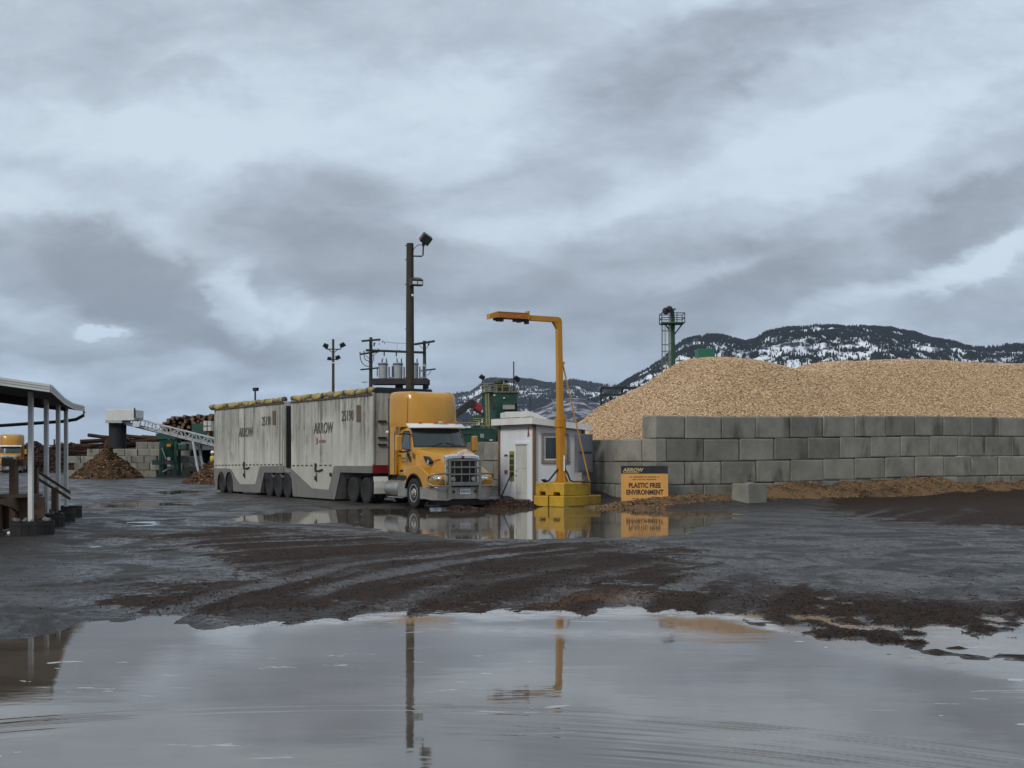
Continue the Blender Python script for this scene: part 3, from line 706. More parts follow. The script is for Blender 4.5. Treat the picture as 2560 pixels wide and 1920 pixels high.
    MB().prism(outer + inner, .32, .735, 'z').build('bumper', CHR, T, bevel=.02)
    pl = MB().box((1.312, .06, .585), (.012, .40, .19)).build('licence_plate', WHITE, T)
    b_ = MB()
    for i in range(6): b_.box((1.320, -.09 + i * .06, .575), (.004, .035, .075))
    b_.build('plate_characters', M('blue_ink', (.08, .12, .25), .5), pl)
    for y in (-.38, .46): MB().cyl((1.29, y, .58), (1.32, y, .58), .045, n=12).build('tow_socket', BLK, T)
    MB().prism([(.42, .12), (1.18, .12), (1.22, .32), (.42, .32)], -.9, .9).build('valance', DARKM, T)
    # bull bar
    bb = thing('bull_bar', None, None, (0, 0, 0)); bb.parent = T
    for s in (-1, 1): MB().box((1.40, s * .58, .985), (.08, .075, 1.37)).build('upright', BULL, bb, bevel=.012)
    b_ = MB()
    for z in (1.63, 1.395, 1.155): b_.cyl((1.40, -.545, z), (1.40, .545, z), .034, n=10)
    b_.build('cross_bar', BULL, bb)
    b_ = MB()
    for y in (-.40, -.13, .18, .40): b_.cyl((1.40, y, .80), (1.40, y, 1.60), .017, n=8)
    b_.build('guard_rod', BULL, bb)
    MB().box((1.39, 0, .84), (.06, 1.08, .13)).build('lower_plate', BULL, bb, bevel=.01)
    for s in (-1, 1):
        MB().tube([(1.40, s * .62, 1.19), (1.36, s * .95, 1.19), (1.28, s * 1.14, 1.17), (1.14, s * 1.24, 1.10), (1.08, s * 1.25, .98), (1.12, s * 1.24, .84), (1.27, s * 1.12, .775), (1.36, s * .95, .765), (1.40, s * .62, .765)], .034, 10).build('wing_loop', BULL, bb, smooth=True)
        MB().lathe([(.004, .05), (.06, .045), (.085, .0), (.06, -.06), (.004, -.07)], (1.30, s * .39, 1.0), 'x', 14).build('driving_lamp', LENS, bb, smooth=True)
        MB().tube([(.66, s * 1.20, .45), (.80, s * 1.24, .36), (1.16, s * 1.12, .31), (1.38, s * .62, .30)], .03, 8).build('lower_rail', BULL, bb)
    # chassis, tanks and steps
    MB().box((-2.6, -.42, .86), (6.6, .09, .26)).box((-2.6, .42, .86), (6.6, .09, .26)).box((-1.0, 0, .86), (2.4, .75, .2)).build('chassis_frame', DARKM, T)
    for s in (-1, 1):
        tk = MB().lathe([(.004, -.03), (.20, -.03), (.285, .0), (.30, .03), (.30, 1.02), (.285, 1.05), (.2, 1.08), (.004, 1.08)], (-2.38, s * .93, .63), 'x', 26).build('fuel_tank', CHR, T, smooth=True)
        MB().prism([(-1.30, .36), (-.62, .36), (-.62, .92), (-1.30, .92)], s * .70, s * 1.20).build('step_box', CHR, T, bevel=.02)
        MB().box((-1.45, s * 1.17, .335), (1.2, .13, .035)).build('step_tread', CHR, T)
        MB().box((-.92, s * 1.16, 1.03), (.72, .16, .14)).build('cab_step', DARKM, T)
        # quarter fender in front of the drive wheels, flaps behind
        MB().loft([[(x, s * y, z) for y in (.64, 1.22)] + [(x + .012, s * y, z + .01) for y in (1.22, .64)] for x, z in ((-3.28, 1.02), (-3.22, .85), (-3.20, .62), (-3.22, .40))]).build('quarter_fender', WHITE, T)
        MB().box((-5.72, s * .95, .55), (.02, .55, .75)).build('mud_flap', BLK, T)
    MB().cyl((-4.5, 0, 1.06), (-4.5, 0, 1.14), .45, n=20).build('fifth_wheel', DARKM, T)
    MB().tube([(-2.1, .3, 1.1), (-2.1, .3, 2.6), (-2.1, .3, 3.2)], .07).build('exhaust_pipe', CHR, T)
    for s in (-1, 1): wheel(T, 0, s * 1.10, .51, .30, s, RIM)
    for x in (-3.91, -5.07): axle(T, x, .50)
    return T
truck = make_truck()

# ------------------------------------------------------------------ chip trailers
def trailer_mat():
    m, N, L, b = nt_of('dirty_trailer_sheet')
    v = objvec(N, L)
    # rain-washed grime: fine vertical streaks at several widths
    s1 = tex_noise(N, L, v, 1.0, 6, .6, (2.2, 2.2, .16), .2)
    s2 = tex_noise(N, L, v, 1.0, 7, .7, (4.2, 4.2, .26), .25)
    bl = tex_noise(N, L, v, .55, 5, .6, (1, 1, .8))
    base = mixc(N, L, maprange(N, L, s1, .35, .65), (.42, .405, .345), (.60, .585, .515))
    hz = N.new('ShaderNodeSeparateXYZ'); L.new(v, hz.inputs[0])
    band = maprange(N, L, hz.outputs[2], .3, 2.2); 
    k = mathn(N, L, 'MULTIPLY', maprange(N, L, s2, .36, .62), maprange(N, L, bl, .32, .54))
    k = mathn(N, L, 'MULTIPLY', k, maprange(N, L, hz.outputs[2], 1.5, 2.9, .25, 1.0))
    k = mathn(N, L, 'MULTIPLY', k, maprange(N, L, tex_noise(N, L, v, 9, 6, .7, (1, 1, .35)), .3, .6, .5, 1.0))
    c = mixc(N, L, mathn(N, L, 'MULTIPLY', k, 1.0), base, (.10, .088, .074))
    k2 = mathn(N, L, 'MULTIPLY', maprange(N, L, s1, .52, .64), maprange(N, L, tex_noise(N, L, v, .9, 3, .5), .48, .62))
    c = mixc(N, L, mathn(N, L, 'MULTIPLY', k2, .8), c, (.19, .15, .11))
    L.new(c, b.inputs['Base Color']); b.inputs['Roughness'].default_value = .55; b.inputs['Metallic'].default_value = .1
    bumpn(N, L, b, s2, .12)
    return m
SHEET = trailer_mat()
BELLY = M('pale_belly_paint', (.40, .395, .34), .55, 0, .08, 2, dirt=(.30, .28, .23), damt=.45, dstretch=(2, 2, .3))
SKIRT = M('grey_skirt', (.165, .158, .14), .6, .1, .1, 2, dirt=(.11, .10, .085), damt=.6, dscale=1.6)
TOPRAIL = M('brown_rail', (.07, .06, .045), .6, .2, .3, 3)
PLATE = M('mud_brown_plate', (.11, .08, .04), .7, 0, .2, 4)
def tarp_mat():
    m, N, L, b = nt_of('rolled_tarp')
    v = objvec(N, L)
    n = tex_noise(N, L, v, 1.3, 6, .65, (1.6, 1, 1), .4)
    w = N.new('ShaderNodeTexWave'); w.bands_direction = 'X'; w.inputs['Scale'].default_value = .30; w.inputs['Distortion'].default_value = 4; w.inputs['Detail'].default_value = 2; w.inputs['Detail Scale'].default_value = .6
    L.new(v, w.inputs['Vector'])
    c = mixc(N, L, maprange(N, L, n, .35, .7), (.42, .32, .085), (.20, .135, .05))
    c = mixc(N, L, maprange(N, L, w.outputs['Fac'], .90, .93), c, (.07, .065, .09))
    n2 = tex_noise(N, L, v, 5, 4, .6, (.8, 2, 2))
    c = mixc(N, L, maprange(N, L, n2, .58, .72), c, (.07, .045, .025))
    L.new(c, b.inputs['Base Color']); b.inputs['Roughness'].default_value = .7
    bumpn(N, L, b, n2, .6, .05)
    return m
TARP = tarp_mat()
def tarp_roll(parent, x0, x1, y, z, r=.135):
    n = 90; rings = []
    for i in range(n + 1):
        x = x0 + (x1 - x0) * i / n
        rr = r * (1 + .16 * math.sin(i * .55) * math.sin(i * .21 + 1) - .18 * (abs((i * 4.1 / n) % 1 - .5) < .06)); dz = .018 * math.sin(i * .37 + 2)
        rings.append([(x, y + rr * math.cos(2 * math.pi * k / 12 + .5 * math.sin(i * .3)), z + dz + rr * (.95 + .1 * math.sin(k + i * .4)) * math.sin(2 * math.pi * k / 12)) for k in range(12)])
    t = MB().loft(rings).build('tarp_roll', TARP, parent, smooth='all')
    b_ = MB()
    for i in range(4, n, 13):
        x = x0 + (x1 - x0) * i / n
        b_.tube([(x, y + .02, z - .16), (x, y - .06, z - .19), (x + .015, y - .045, z - .27)], .022, 6)
    b_.build('tarp_hook', BLK, parent)
    return t
def seams(parent, xs, y0, z0, z1, name='panel_seam'):
    b_ = MB()
    for x in xs: b_.box((x, y0, (z0 + z1) / 2), (.018, .012, z1 - z0))
    return b_.build(name, DARKM, parent)
def reflect_tape(parent, x0, x1, z, zb):
    n = int(abs(x1 - x0) / .46); r_, w_ = MB(), MB()
    for i in range(n):
        x = x0 + (x1 - x0) * (i + .5) / n; zz = z + (zb - z) * (i + .5) / n
        r_.box((x, -1.262, zz), (.24, .006, .055))
    r_.build('reflective_tape', M('dirty_red_tape', (.085, .05, .045), .6, 0, .4, 6), parent)
def latch(parent, x, z):
    MB().box((x - .02, -1.29, z + .12), (.10, .05, .34)).tube([(x + .02, -1.30, z), (x + .35, -1.30, z - .01), (x + .68, -1.30, z + .05)], .03, 6).box((x - .04, -1.285, z - .30), (.12, .04, .16)).tube([(x + .06, -1.29, z - .1), (x + .1, -1.29, z - .45)], .02, 6).build('latch_gear', BLK, parent)
def make_trailer(kind):
    fx = math.cos(TRUCK_RZ), math.sin(TRUCK_RZ)
    if kind == 'lead':
        T = thing('chip_trailer', 'dirty white lead chip trailer coupled directly behind the yellow tractor', 'trailer', TRUCK_LOC, TRUCK_RZ, 'chip trailers behind the tractor')
        body = [(-3.31, 1.15), (-6.15, 1.15), (-6.70, .10), (-11.05, .10), (-11.30, 1.29), (-11.33, 4.10), (-3.31, 4.10)]
        skirt = [(-11.29, 1.27), (-9.01, .48), (-7.30, .45), (-6.76, 1.40), (-3.31, 1.42), (-3.31, 1.155), (-6.14, 1.155), (-6.69, .105), (-11.05, .105)]
        belly = [(-11.28, 1.34), (-9.03, .49), (-7.31, .46), (-6.77, 1.40)]
        top0, top1 = -3.36, -11.25; xa, xb = -3.31, -11.33
    else:
        T = thing('chip_trailer', 'dirty white rear chip trailer, behind the lead trailer and farthest from the tractor', 'trailer', TRUCK_LOC, TRUCK_RZ, 'chip trailers behind the tractor')
        body = [(-12.12, 1.07), (-14.45, 1.05), (-14.96, .15), (-18.5, .13), (-18.56, 1.12), (-21.36, 1.15), (-21.36, 4.06), (-12.12, 4.10)]
        a1 = [(-19.16 + .57 * math.cos(R(a)), .48 + .57 * math.sin(R(a))) for a in range(5, 180, 12)]
        a2 = [(-20.31 + .57 * math.cos(R(a)), .48 + .57 * math.sin(R(a))) for a in range(5, 180, 12)]
        skirt = [(-21.36, 1.19), (-19.04, 1.19), (-17.66, .48), (-15.59, .52), (-15.01, 1.33), (-12.12, 1.36), (-12.12, 1.075), (-14.44, 1.055), (-14.95, .155), (-18.56, .14), (-18.58, .4)] + a1 + [(-19.735, .34)] + a2 + [(-20.90, .14), (-21.10, .14), (-21.36, .7)]
        belly = [(-18.99, 1.22), (-17.66, .49), (-15.60, .53), (-15.03, 1.33)]
        top0, top1 = -12.2, -22.05; xa, xb = -12.12, -21.36
    MB().prism(body, -1.25, 1.25).build('box_body', SHEET, T, bevel=.02)
    for s in (-1, 1):
        MB().prism(skirt, s * 1.235, s * 1.268).build('skirt_panel', SKIRT, T)
        MB().prism(belly, s * 1.24, s * 1.258).build('belly_panel', BELLY, T)
    MB().box(((xa + xb) / 2, -1.262, 4.02), (abs(xa - xb), .05, .07)).box(((xa + xb) / 2, 1.262, 4.02), (abs(xa - xb), .05, .07)).build('top_rail', TOPRAIL, T)
    ctr = []
    n = 18
    for s in (-1, 1):
        ribs = MB()
        for i in range(1, n): ribs.box((xa + (xb - xa) * i / n, s * 1.2505, 2.72), (.035, .006, 2.5))
        ribs.build('ribbed_sheet', SHEET, T)
    seams(T, [-8.08] if kind == 'lead' else [-17.05], -1.262, 1.5, 3.95)
    tarp_roll(T, top0, top1, -1.19, 4.155 if kind == 'lead' else 4.15)
    reflect_tape(T, -11.25 if kind == 'lead' else -21.3, -6.9 if kind == 'lead' else -12.2, 1.38 if kind == 'lead' else 1.33, 1.42)
    X90 = (R(90), 0, 0)
    if kind == 'lead':
        text_part('arrow_lettering', 'ARROW', .62, INKD, T, (-8.80, -1.264, 2.68), X90, .15, .82, bold=.008)
        text_part('number_lettering', '25190', .56, INKD, T, (-6.05, -1.264, 3.12), X90, .0, .80, bold=.005)
        MB().box((-4.48, -1.266, 3.36), (.36, .01, .62)).build('brown_plate', PLATE, T)
        lg = MB()
        for i, (w_, h_) in enumerate(((.16, .24), (.1, .10), (.1, .12), (.1, .10), (.1, .12), (.09, .10))): lg.box((-8.45 + i * .14 + (.1 if i else 0), -1.264, 2.36 + (0 if i else .02)), (w_ * .8, .006, h_))
        lg.build('red_emblem', M('faded_red_ink', (.30, .09, .075), .6, 0, .2, 4), T)
        latch(T, -8.55, 1.20)
        MB().box((-7.05, -1.29, 1.06), (.12, .05, .14)).build('vent_knob', BLK, T)
        MB().prism([(-1.25, 4.10), (1.25, 4.10), (1.17, 4.27), (-1.05, 4.29), (-1.20, 4.2)], -3.29, -3.40, 'x').build('front_cap', DARKM, T)
        MB().box((-3.30, 0, 1.30), (.05, 2.46, .30)).build('red_front_panel', M('red_panel', (.20, .012, .018), .5, 0, .15, 3), T)
        for y in (-1.20, -.4, .4, 1.2): MB().box((-3.295, y, 2.8), (.04, .06, 2.6)).build('front_post', SHEET, T)
        for z in (3.05, 2.45, 2.2): MB().box((-3.27, -.86, z), (.05, .34, .06)).build('front_rung', DARKM, T)
        # frame and fifth-wheel deck carrying the rear trailer
        MB().box((-12.6, -.45, .82), (3.8, .1, .28)).box((-12.6, .45, .82), (3.8, .1, .28)).box((-13.0, 0, .93), (2.0, 1.0, .05)).build('chassis_frame', DARKM, T)
        for x in (-11.80, -12.87, -13.94):
            axle(T, x, .50)
            for s in (-1, 1):
                MB().loft([[(x + .57 * math.cos(R(a)), s * .68, .5 + .57 * math.sin(R(a))), (x + .57 * math.cos(R(a)), s * 1.22, .5 + .57 * math.sin(R(a))), (x + .55 * math.cos(R(a)), s * 1.22, .5 + .55 * math.sin(R(a))), (x + .55 * math.cos(R(a)), s * .68, .5 + .55 * math.sin(R(a)))] for a in range(40, 141, 10)]).build('wheel_fender', CHR, T)
        MB().box((-14.62, -.95, .55), (.02, .55, .7)).build('mud_flap', BLK, T)
        MB().cyl((-4.5, 0, 1.0), (-4.5, 0, 1.16), .12).build('king_pin', DARKM, T)
    else:
        text_part('arrow_lettering', 'ARROW', .60, INKD, T, (-17.80, -1.264, 2.66), X90, .15, .82, bold=.008)
        text_part('number_lettering', '25190', .56, INKD, T, (-14.75, -1.264, 3.12), X90, .0, .80, bold=.005)
        MB().box((-13.25, -1.266, 3.42), (.36, .01, .60)).build('brown_plate', PLATE, T)
        latch(T, -17.0, 1.22)
        for x in (-12.25, -12.6, -21.3): MB().box((x, -1.262, 2.6), (.07, .02, 2.8)).build('corner_post', SHEET if x < -20 else CHR, T)
        MB().box((-12.11, 0, 2.6), (.04, 2.3, 2.6)).build('front_bulkhead', DARKM, T)
        MB().box((-17.5, -.45, .95), (7.4, .1, .2)).box((-17.5, .45, .95), (7.4, .1, .2)).build('chassis_frame', DARKM, T)
        for x in (-19.16, -20.31): axle(T, x, .50)
        MB().box((-21.2, -.95, .5), (.02, .5, .7)).build('mud_flap', BLK, T)
    return T
make_trailer('lead'); make_trailer('rear')
def recenter(T, dx):
    v = Vector((dx, 0, 0)); v.rotate(Euler((0, 0, T.rotation_euler.z))); T.location = Vector(T.location) + v
    for ch in T.children: ch.location.x -= dx
for o in [o for o in COL.objects if o.parent is None and o.name.startswith('chip_trailer')]:
    recenter(o, -8.0 if 'lead' in o['label'] else -16.5)

# ================================================================== CHIP BIN OF CONCRETE BLOCKS
def concrete_mat(name, lo, hi, stain=(.055, .050, .038)):
    m, N, L, b = nt_of(name)
    v, r = objvec(N, L, True)
    n = tex_noise(N, L, v, 1.3, 8, .68); n2 = tex_noise(N, L, v, 16, 6, .7)
    c = mixc(N, L, maprange(N, L, n, .3, .7), lo, hi)
    c = mixc(N, L, 1.0, c, mixc(N, L, r, (.74, .74, .73), (1.12, 1.11, 1.08)), 'MULTIPLY')
    st = tex_noise(N, L, v, 1.0, 6, .6, (1.3, 1.3, .28), .5)
    bl = tex_noise(N, L, v, .8, 3, .5)
    k = mathn(N, L, 'MULTIPLY', maprange(N, L, st, .50, .66), maprange(N, L, bl, .40, .60))
    c = mixc(N, L, mathn(N, L, 'MULTIPLY', k, .85), c, stain)
    c = mixc(N, L, maprange(N, L, n2, .60, .75, 0, .4), c, (.07, .066, .055))
    c = mixc(N, L, maprange(N, L, tex_noise(N, L, v, 2.4, 4, .6), .66, .74, 0, .35), c, (.38, .37, .33))
    L.new(c, b.inputs['Base Color']); b.inputs['Roughness'].default_value = .85; setspec(b, .25)
    bumpn(N, L, b, n2, .35, .02)
    MATS[name] = m; return m
CONC = concrete_mat('cast_concrete', (.175, .17, .145), (.29, .283, .25))
def block_mesh(l, h, w, seed):
    r_ = random.Random(seed); m = MB()
    m.box((0, 0, h / 2), (l, w, h))
    bmesh.ops.bevel(m.bm, geom=m.bm.edges[:], offset=.05, segments=2, affect='EDGES', profile=.6)
    for v in m.bm.verts: v.co += Vector((r_.uniform(-1, 1), r_.uniform(-1, 1), r_.uniform(-1, 1))) * .007
    if h > .7: m.lathe([(.16, -.01), (.15, .03), (.004, .05)], (0, 0, h), 'z', 14) if seed % 3 == 0 else None
    bmesh.ops.recalc_face_normals(m.bm, faces=m.bm.faces)
    me = bpy.data.meshes.new('concrete_block'); m.bm.to_mesh(me); m.bm.free(); me.materials.append(CONC)
    return me
ORD = ['first', 'second', 'third', 'fourth', 'fifth', 'sixth', 'seventh', 'eighth', 'ninth', 'tenth', 'eleventh', 'twelfth', 'thirteenth', 'fourteenth', 'fifteenth', 'sixteenth']
COURSE = ['bottom', 'second', 'third', 'top']
_bm = {}
def place_block(c, z, l, h, w, rz, label, group, jit=.012):
    key = (round(l, 2), h, w, random.randrange(4))
    if key not in _bm: _bm[key] = block_mesh(l, h, w, len(_bm))
    o = bpy.data.objects.new('concrete_block', _bm[key]); COL.objects.link(o)
    o.location = (c[0] + random.uniform(-1, 1) * jit, c[1] + random.uniform(-1, 1) * jit, z)
    o.rotation_euler = (0, 0, rz + random.uniform(-1, 1) * .008)
    return tag(o, label, 'concrete block', group)
BH, BL, BW = .822, 1.675, .82
rzR, rzL = math.atan2(WR.y, WR.x), math.atan2(WL.y, WL.x)
for k in range(4):
    s = 0.0; i = 0
    first = BL * .80 if k in (3, 1) else BL * .80 - BL * .5 + .02
    if k == 2: first = BL * .80 - BL * .5 + .02
    while s < 23.5:
        l = (first if i == 0 else BL)
        mid = s + l / 2
        c = WALL + WR * mid - Vector((WR.y, -WR.x, 0)) * (BW / 2)
        zz = -.09 + k * (BH + .010) + .20 * min(1, max(0, (mid - 3) / 11))
        place_block(c, zz, l - .035, BH, BW, rzR, f'grey chip bin block, front wall, {COURSE[k]} course, {ORD[min(i, 15)]} from the corner', 'blocks of the chip bin wall')
        s += l; i += 1
for k in range(3):
    s = BW + .02; i = 0
    off = 0 if k % 2 == 0 else BL * .5
    while s < 13.5:
        l = BL if not (i == 0 and off) else off
        mid = s + l / 2
        c = WALL + WL * mid + WR * (BW / 2)
        place_block(c, -.09 + k * (BH + .010), l - .035, BH, BW, rzL, f'grey chip bin block, side wall, {COURSE[k]} course, {ORD[i]} from the corner', 'blocks of the chip bin wall')
        s += l; i += 1

# ------------------------------------------------------------------ the pile of pale wood chips
CHIPM = island_mat('pale_chips', [(.54, .36, .205), (.68, .49, .305), (.74, .55, .355), (.64, .45, .265), (.80, .64, .45), (.34, .21, .11)], .85)
def chip_base_mat():
    m, N, L, b = nt_of('packed_chips')
    v = objvec(N, L); n = tex_noise(N, L, v, 9, 8, .75); n2 = tex_noise(N, L, v, .8, 4)
    c = mixc(N, L, maprange(N, L, n, .3, .7), (.44, .285, .155), (.70, .505, .315))
    c = mixc(N, L, maprange(N, L, n2, .4, .7), c, mixc(N, L, .3, c, (.30, .16, .07)))
    L.new(c, b.inputs['Base Color']); b.inputs['Roughness'].default_value = .9; setspec(b, .2); bumpn(N, L, b, n, .8, .06)
    return m
PB = chip_base_mat()
_prof = [(1262, 946), (1290, 918), (1320, 886), (1365, 858), (1412, 841), (1450, 824), (1480, 803), (1505, 785), (1530, 773), (1555, 768), (1580, 769), (1610, 775), (1640, 786), (1665, 795), (1700, 797), (1738, 801),
         (1765, 795), (1790, 785), (1830, 778), (1860, 780), (1890, 777), (1950, 774), (2000, 773), (2060, 776), (2110, 781), (2212, 783), (2330, 786), (2500, 792)]
_D0 = 6.2; _cs, _ch = [], []
for u, v in _prof:
    q = (u * S - 1280) / FPX
    ox, oy = WALL.x + WL.x * _D0, WALL.y + WL.y * _D0
    s_ = (q * oy - ox) / (WR.x - q * WR.y); Y_ = oy + WR.y * s_
    _cs.append(s_); _ch.append(EYE - (v * S - 1140) * Y_ / FPX)
def pile_h(s, d):
    H = np.interp(s, _cs, _ch)
    nz = (fbm(s * .5, d * .5, 81, 4) - .5) * .5 + (fbm(s * 2.2, d * 2.2, 82, 4) - .5) * .16
    front = 2.95 + .20 * np.clip((s - 3) / 11, 0, 1) + np.clip(d - .55, -1, 20) * .70
    side = 2.05 + np.clip(s - .6, -2, 50) * .74 + .8 * sstep(6, 2, d)
    back = H - np.clip(d - 8.0, 0, 30) * .62 + 0 * s
    t = -.45 * np.log(np.exp(-(front + nz) / .45) + np.exp(-(side + nz * .8) / .45) + np.exp(-H / .12 * .12 / .45))
    t = np.minimum(t, H + nz * .10)
    return np.maximum(np.minimum(t, back + nz * .3), -.2)
def make_pile():
    ss = np.arange(-3.6, 34, .11); dd = np.arange(.42, 17, .11)
    s_, d_ = np.meshgrid(ss, dd, indexing='ij')
    z = pile_h(s_, d_)
    # keep inside the side wall where it is walled off
    z = np.where((s_ < .5), np.minimum(z, 2.1 + (s_ - .5) * .9), z)
    z = np.where((s_ < .45) & (d_ < 14.5), np.minimum(z, -.2), z)
    z = np.where(s_ < .83, np.minimum(z, 2.28), z)
    X = WALL.x + WR.x * s_ + WL.x * d_; Y = WALL.y + WR.y * s_ + WL.y * d_
    me = np_mesh('wood_chip_pile', np.stack([X, Y, z], -1).reshape(-1, 3), grid_faces(len(ss), len(dd)), PB)
    root = bpy.data.objects.new('wood_chip_pile', me); COL.objects.link(root)
    tag(root, 'huge heap of pale tan wood chips rising behind the grey concrete block wall', 'wood chips')
    n = 260000
    s2 = rng.uniform(.85, 30, n); d2 = rng.uniform(.5, 8.6, n)
    z2 = pile_h(s2, d2); k = (z2 > 1.0)
    s2, d2, z2 = s2[k], d2[k], z2[k]
    P = np.stack([WALL.x + WR.x * s2 + WL.x * d2, WALL.y + WR.y * s2 + WL.y * d2, z2 + .012], -1)
    o = flakes('loose_chips', P, (.03, .10), CHIPM, .38); o['kind'] = 'stuff'; o.parent = root
make_pile()

# orange waste chips banked against the foot of the wall
ORB = island_mat('orange_chips', [(.16, .085, .036), (.22, .13, .06), (.11, .058, .026), (.28, .18, .095), (.05, .03, .017), (.36, .29, .21)], .85)
def heap_mat(name, lo, hi, alt, sc=7):
    m, N, L, b = nt_of(name); v = objvec(N, L); n = tex_noise(N, L, v, sc, 8, .75); n2 = tex_noise(N, L, v, .9, 6, .65)
    c = mixc(N, L, maprange(N, L, n, .3, .7), lo, hi); c = mixc(N, L, maprange(N, L, n2, .50, .66), c, alt)
    L.new(c, b.inputs['Base Color']); b.inputs['Roughness'].default_value = .9; setspec(b, .2); bumpn(N, L, b, n, .9, .05)
    MATS[name] = m; return m
ORM = heap_mat('orange_waste', (.105, .058, .027), (.21, .125, .062), (.030, .021, .014))
def strip_h(s, d):
    a = .03 + .34 * sstep(3.4, 4.6, s) * sstep(9.4, 7.2, s) + .30 * sstep(8.0, 9.5, s) * sstep(16, 12, s) + .14 * sstep(12, 14, s) + .06 * sstep(-2.5, -1, s)
    h = a * sstep(1.9, .2, d) * (1 + .9 * (fbm(s * .9, d * .9, 91, 4) - .5)) + (fbm(s * 1.8, d * 1.8, 92, 5) - .5) * .17 * sstep(2.6, 1.2, d)
    h = h + .42 * np.exp(-((s - 10.9) / 1.0) ** 2 - ((d - 1.5) / .6) ** 2) + .20 * np.exp(-((s - 9.6) / .8) ** 2 - ((d - 1.7) / .5) ** 2)
    h = h + .18 * np.exp(-((s + .2) / .55) ** 2 - ((d - 1.5) / .3) ** 2)
    return h - .25 * sstep(1.9, 3.2, d) - .20 * sstep(-2.6, -3.6, s)
def make_strip():
    ss = np.arange(-3.4, 23, .07); dd = np.arange(-.1, 3.3, .06)
    s_, d_ = np.meshgrid(ss, dd, indexing='ij')
    X = WALL.x + WR.x * s_ + WR.y * d_; Y = WALL.y + WR.y * s_ - WR.x * d_
    z = strip_h(s_, d_) + bank_h(X, Y) + .03
    me = np_mesh('wood_waste_bank', np.stack([X, Y, z], -1).reshape(-1, 3), grid_faces(len(ss), len(dd)), ORM)
    o = bpy.data.objects.new('wood_waste_bank', me); COL.objects.link(o)
    tag(o, 'orange wood waste banked along the foot of the concrete block wall', 'wood waste', kind='stuff')
    n = 30000; s2 = rng.uniform(-3, 22, n); d2 = rng.uniform(0, 2.6, n)
    X = WALL.x + WR.x * s2 + WR.y * d2; Y = WALL.y + WR.y * s2 - WR.x * d2
    z = strip_h(s2, d2) + bank_h(X, Y) + .04
    k = (strip_h(s2, d2) > -.05) & (fbm(s2 * 1.5, d2 * 1.5, 93, 3) > .42)
    flakes('loose_wood_waste', np.stack([X, Y, z], -1)[k], (.02, .085), ORB, .5, 'loose orange chips and slivers on the bank below the block wall', 'wood waste', 'stuff')
make_strip()
# bark spilled before the truck and the hut door
def mound(name, c, rx, ry, h, rz, mat, lit, label, cat, seed, chips=1500, csz=(.04, .15), power=1.0, kind=None):
    n = 46; u = np.linspace(-1.25, 1.25, n * 2); X, Y = np.meshgrid(u * rx, u * ry, indexing='ij')
    def hh(x, y):
        r = np.sqrt((x / rx) ** 2 + (y / ry) ** 2)
        return h * np.clip(1 - r, -.3, 1) ** (1) * 1.0 * (1 + .5 * (fbm(x * 1.5 + seed, y * 1.5, seed, 4) - .5)) + h * .42 * (fbm(x * 4 / max(h, .5) + 9, y * 4 / max(h, .5), seed + 3, 4) - .5) * (r < 1.05) if power == 1.0 else \
            h * np.where(r < 1, np.clip(1 - r ** power, 0, 1), (1 - r)) + h * .5 * (fbm(x * 3 + 9, y * 3, seed + 3, 4) - .5) * sstep(1.1, .8, r)
    Z = hh(X, Y)
    me = np_mesh(name, np.stack([X, Y, Z], -1).reshape(-1, 3), grid_faces(n * 2, n * 2), mat)
    o = bpy.data.objects.new(name, me); COL.objects.link(o); o.location = c; o.rotation_euler = (0, 0, rz)
    tag(o, label, cat, None, kind)
    if chips:
        t = rng.uniform(0, 2 * math.pi, chips); r = np.sqrt(rng.random(chips)) * 1.05
        x, y = r * np.cos(t) * rx, r * np.sin(t) * ry
        P = np.stack([x, y, hh(x, y) + .01], -1)
        f = flakes('loose_bits', P, csz, lit, .6); f['kind'] = 'stuff'; f.parent = o
    return o, hh
REDB = heap_mat('red_bark', (.022, .011, .008), (.06, .03, .02), (.012, .008, .006), 12)
REDL_ = island_mat('red_bark_bits', [(.02, .01, .007), (.05, .025, .016), (.085, .045, .03), (.035, .017, .012), (.12, .07, .04)], .85)
mound('bark_mound', (-.42, 44.6, -.02), 1.45, .8, .27, .12, REDB, REDL_, 'wet red-brown bark mound between the truck bumper and hut door', 'bark mound', 5, 2200, (.03, .12), 2.2)
mound('bark_mound', (-1.55, 42.75, -.03), .75, .45, .12, -.4, REDB, REDL_, 'flat patch of red-brown bark just in front of the truck bumper', 'bark mound', 8, 500, (.03, .1), 2.2)
mound('bark_mound', (4.4, 43.9, .05), .8, .35, .16, .3, REDB, ORB, 'small dark clump of bark just right of the orange sign', 'bark mound', 18, 500, (.03, .14), 2.2)
mound('mud_clod', tuple(WALL + WR * 10.9 + Vector((WR.y, -WR.x, 0)) * 1.7 + Vector((0, 0, .25))), 1.25, .5, .42, .5, heap_mat('black_mud', (.010, .008, .007), (.03, .022, .017), (.05, .03, .018)), BARK, 'black mud heap thrown up against the orange bank on the right', 'mud heap', 28, 700, (.04, .16), 1.6)

# the loose block with its lifting loop in front of the wall
lb = place_block((8.34, 45.0), .10, .95, .72, .80, .62, None, None, 0)
lb['label'] = 'single loose concrete block with a lifting loop on the orange bank'; lb.name = 'loose_block'
MB().tube([(-.10, 0, .66), (-.09, 0, .78), (0, 0, .83), (.09, 0, .78), (.10, 0, .66)], .022, 8).build('lifting_loop', DARKM, lb)

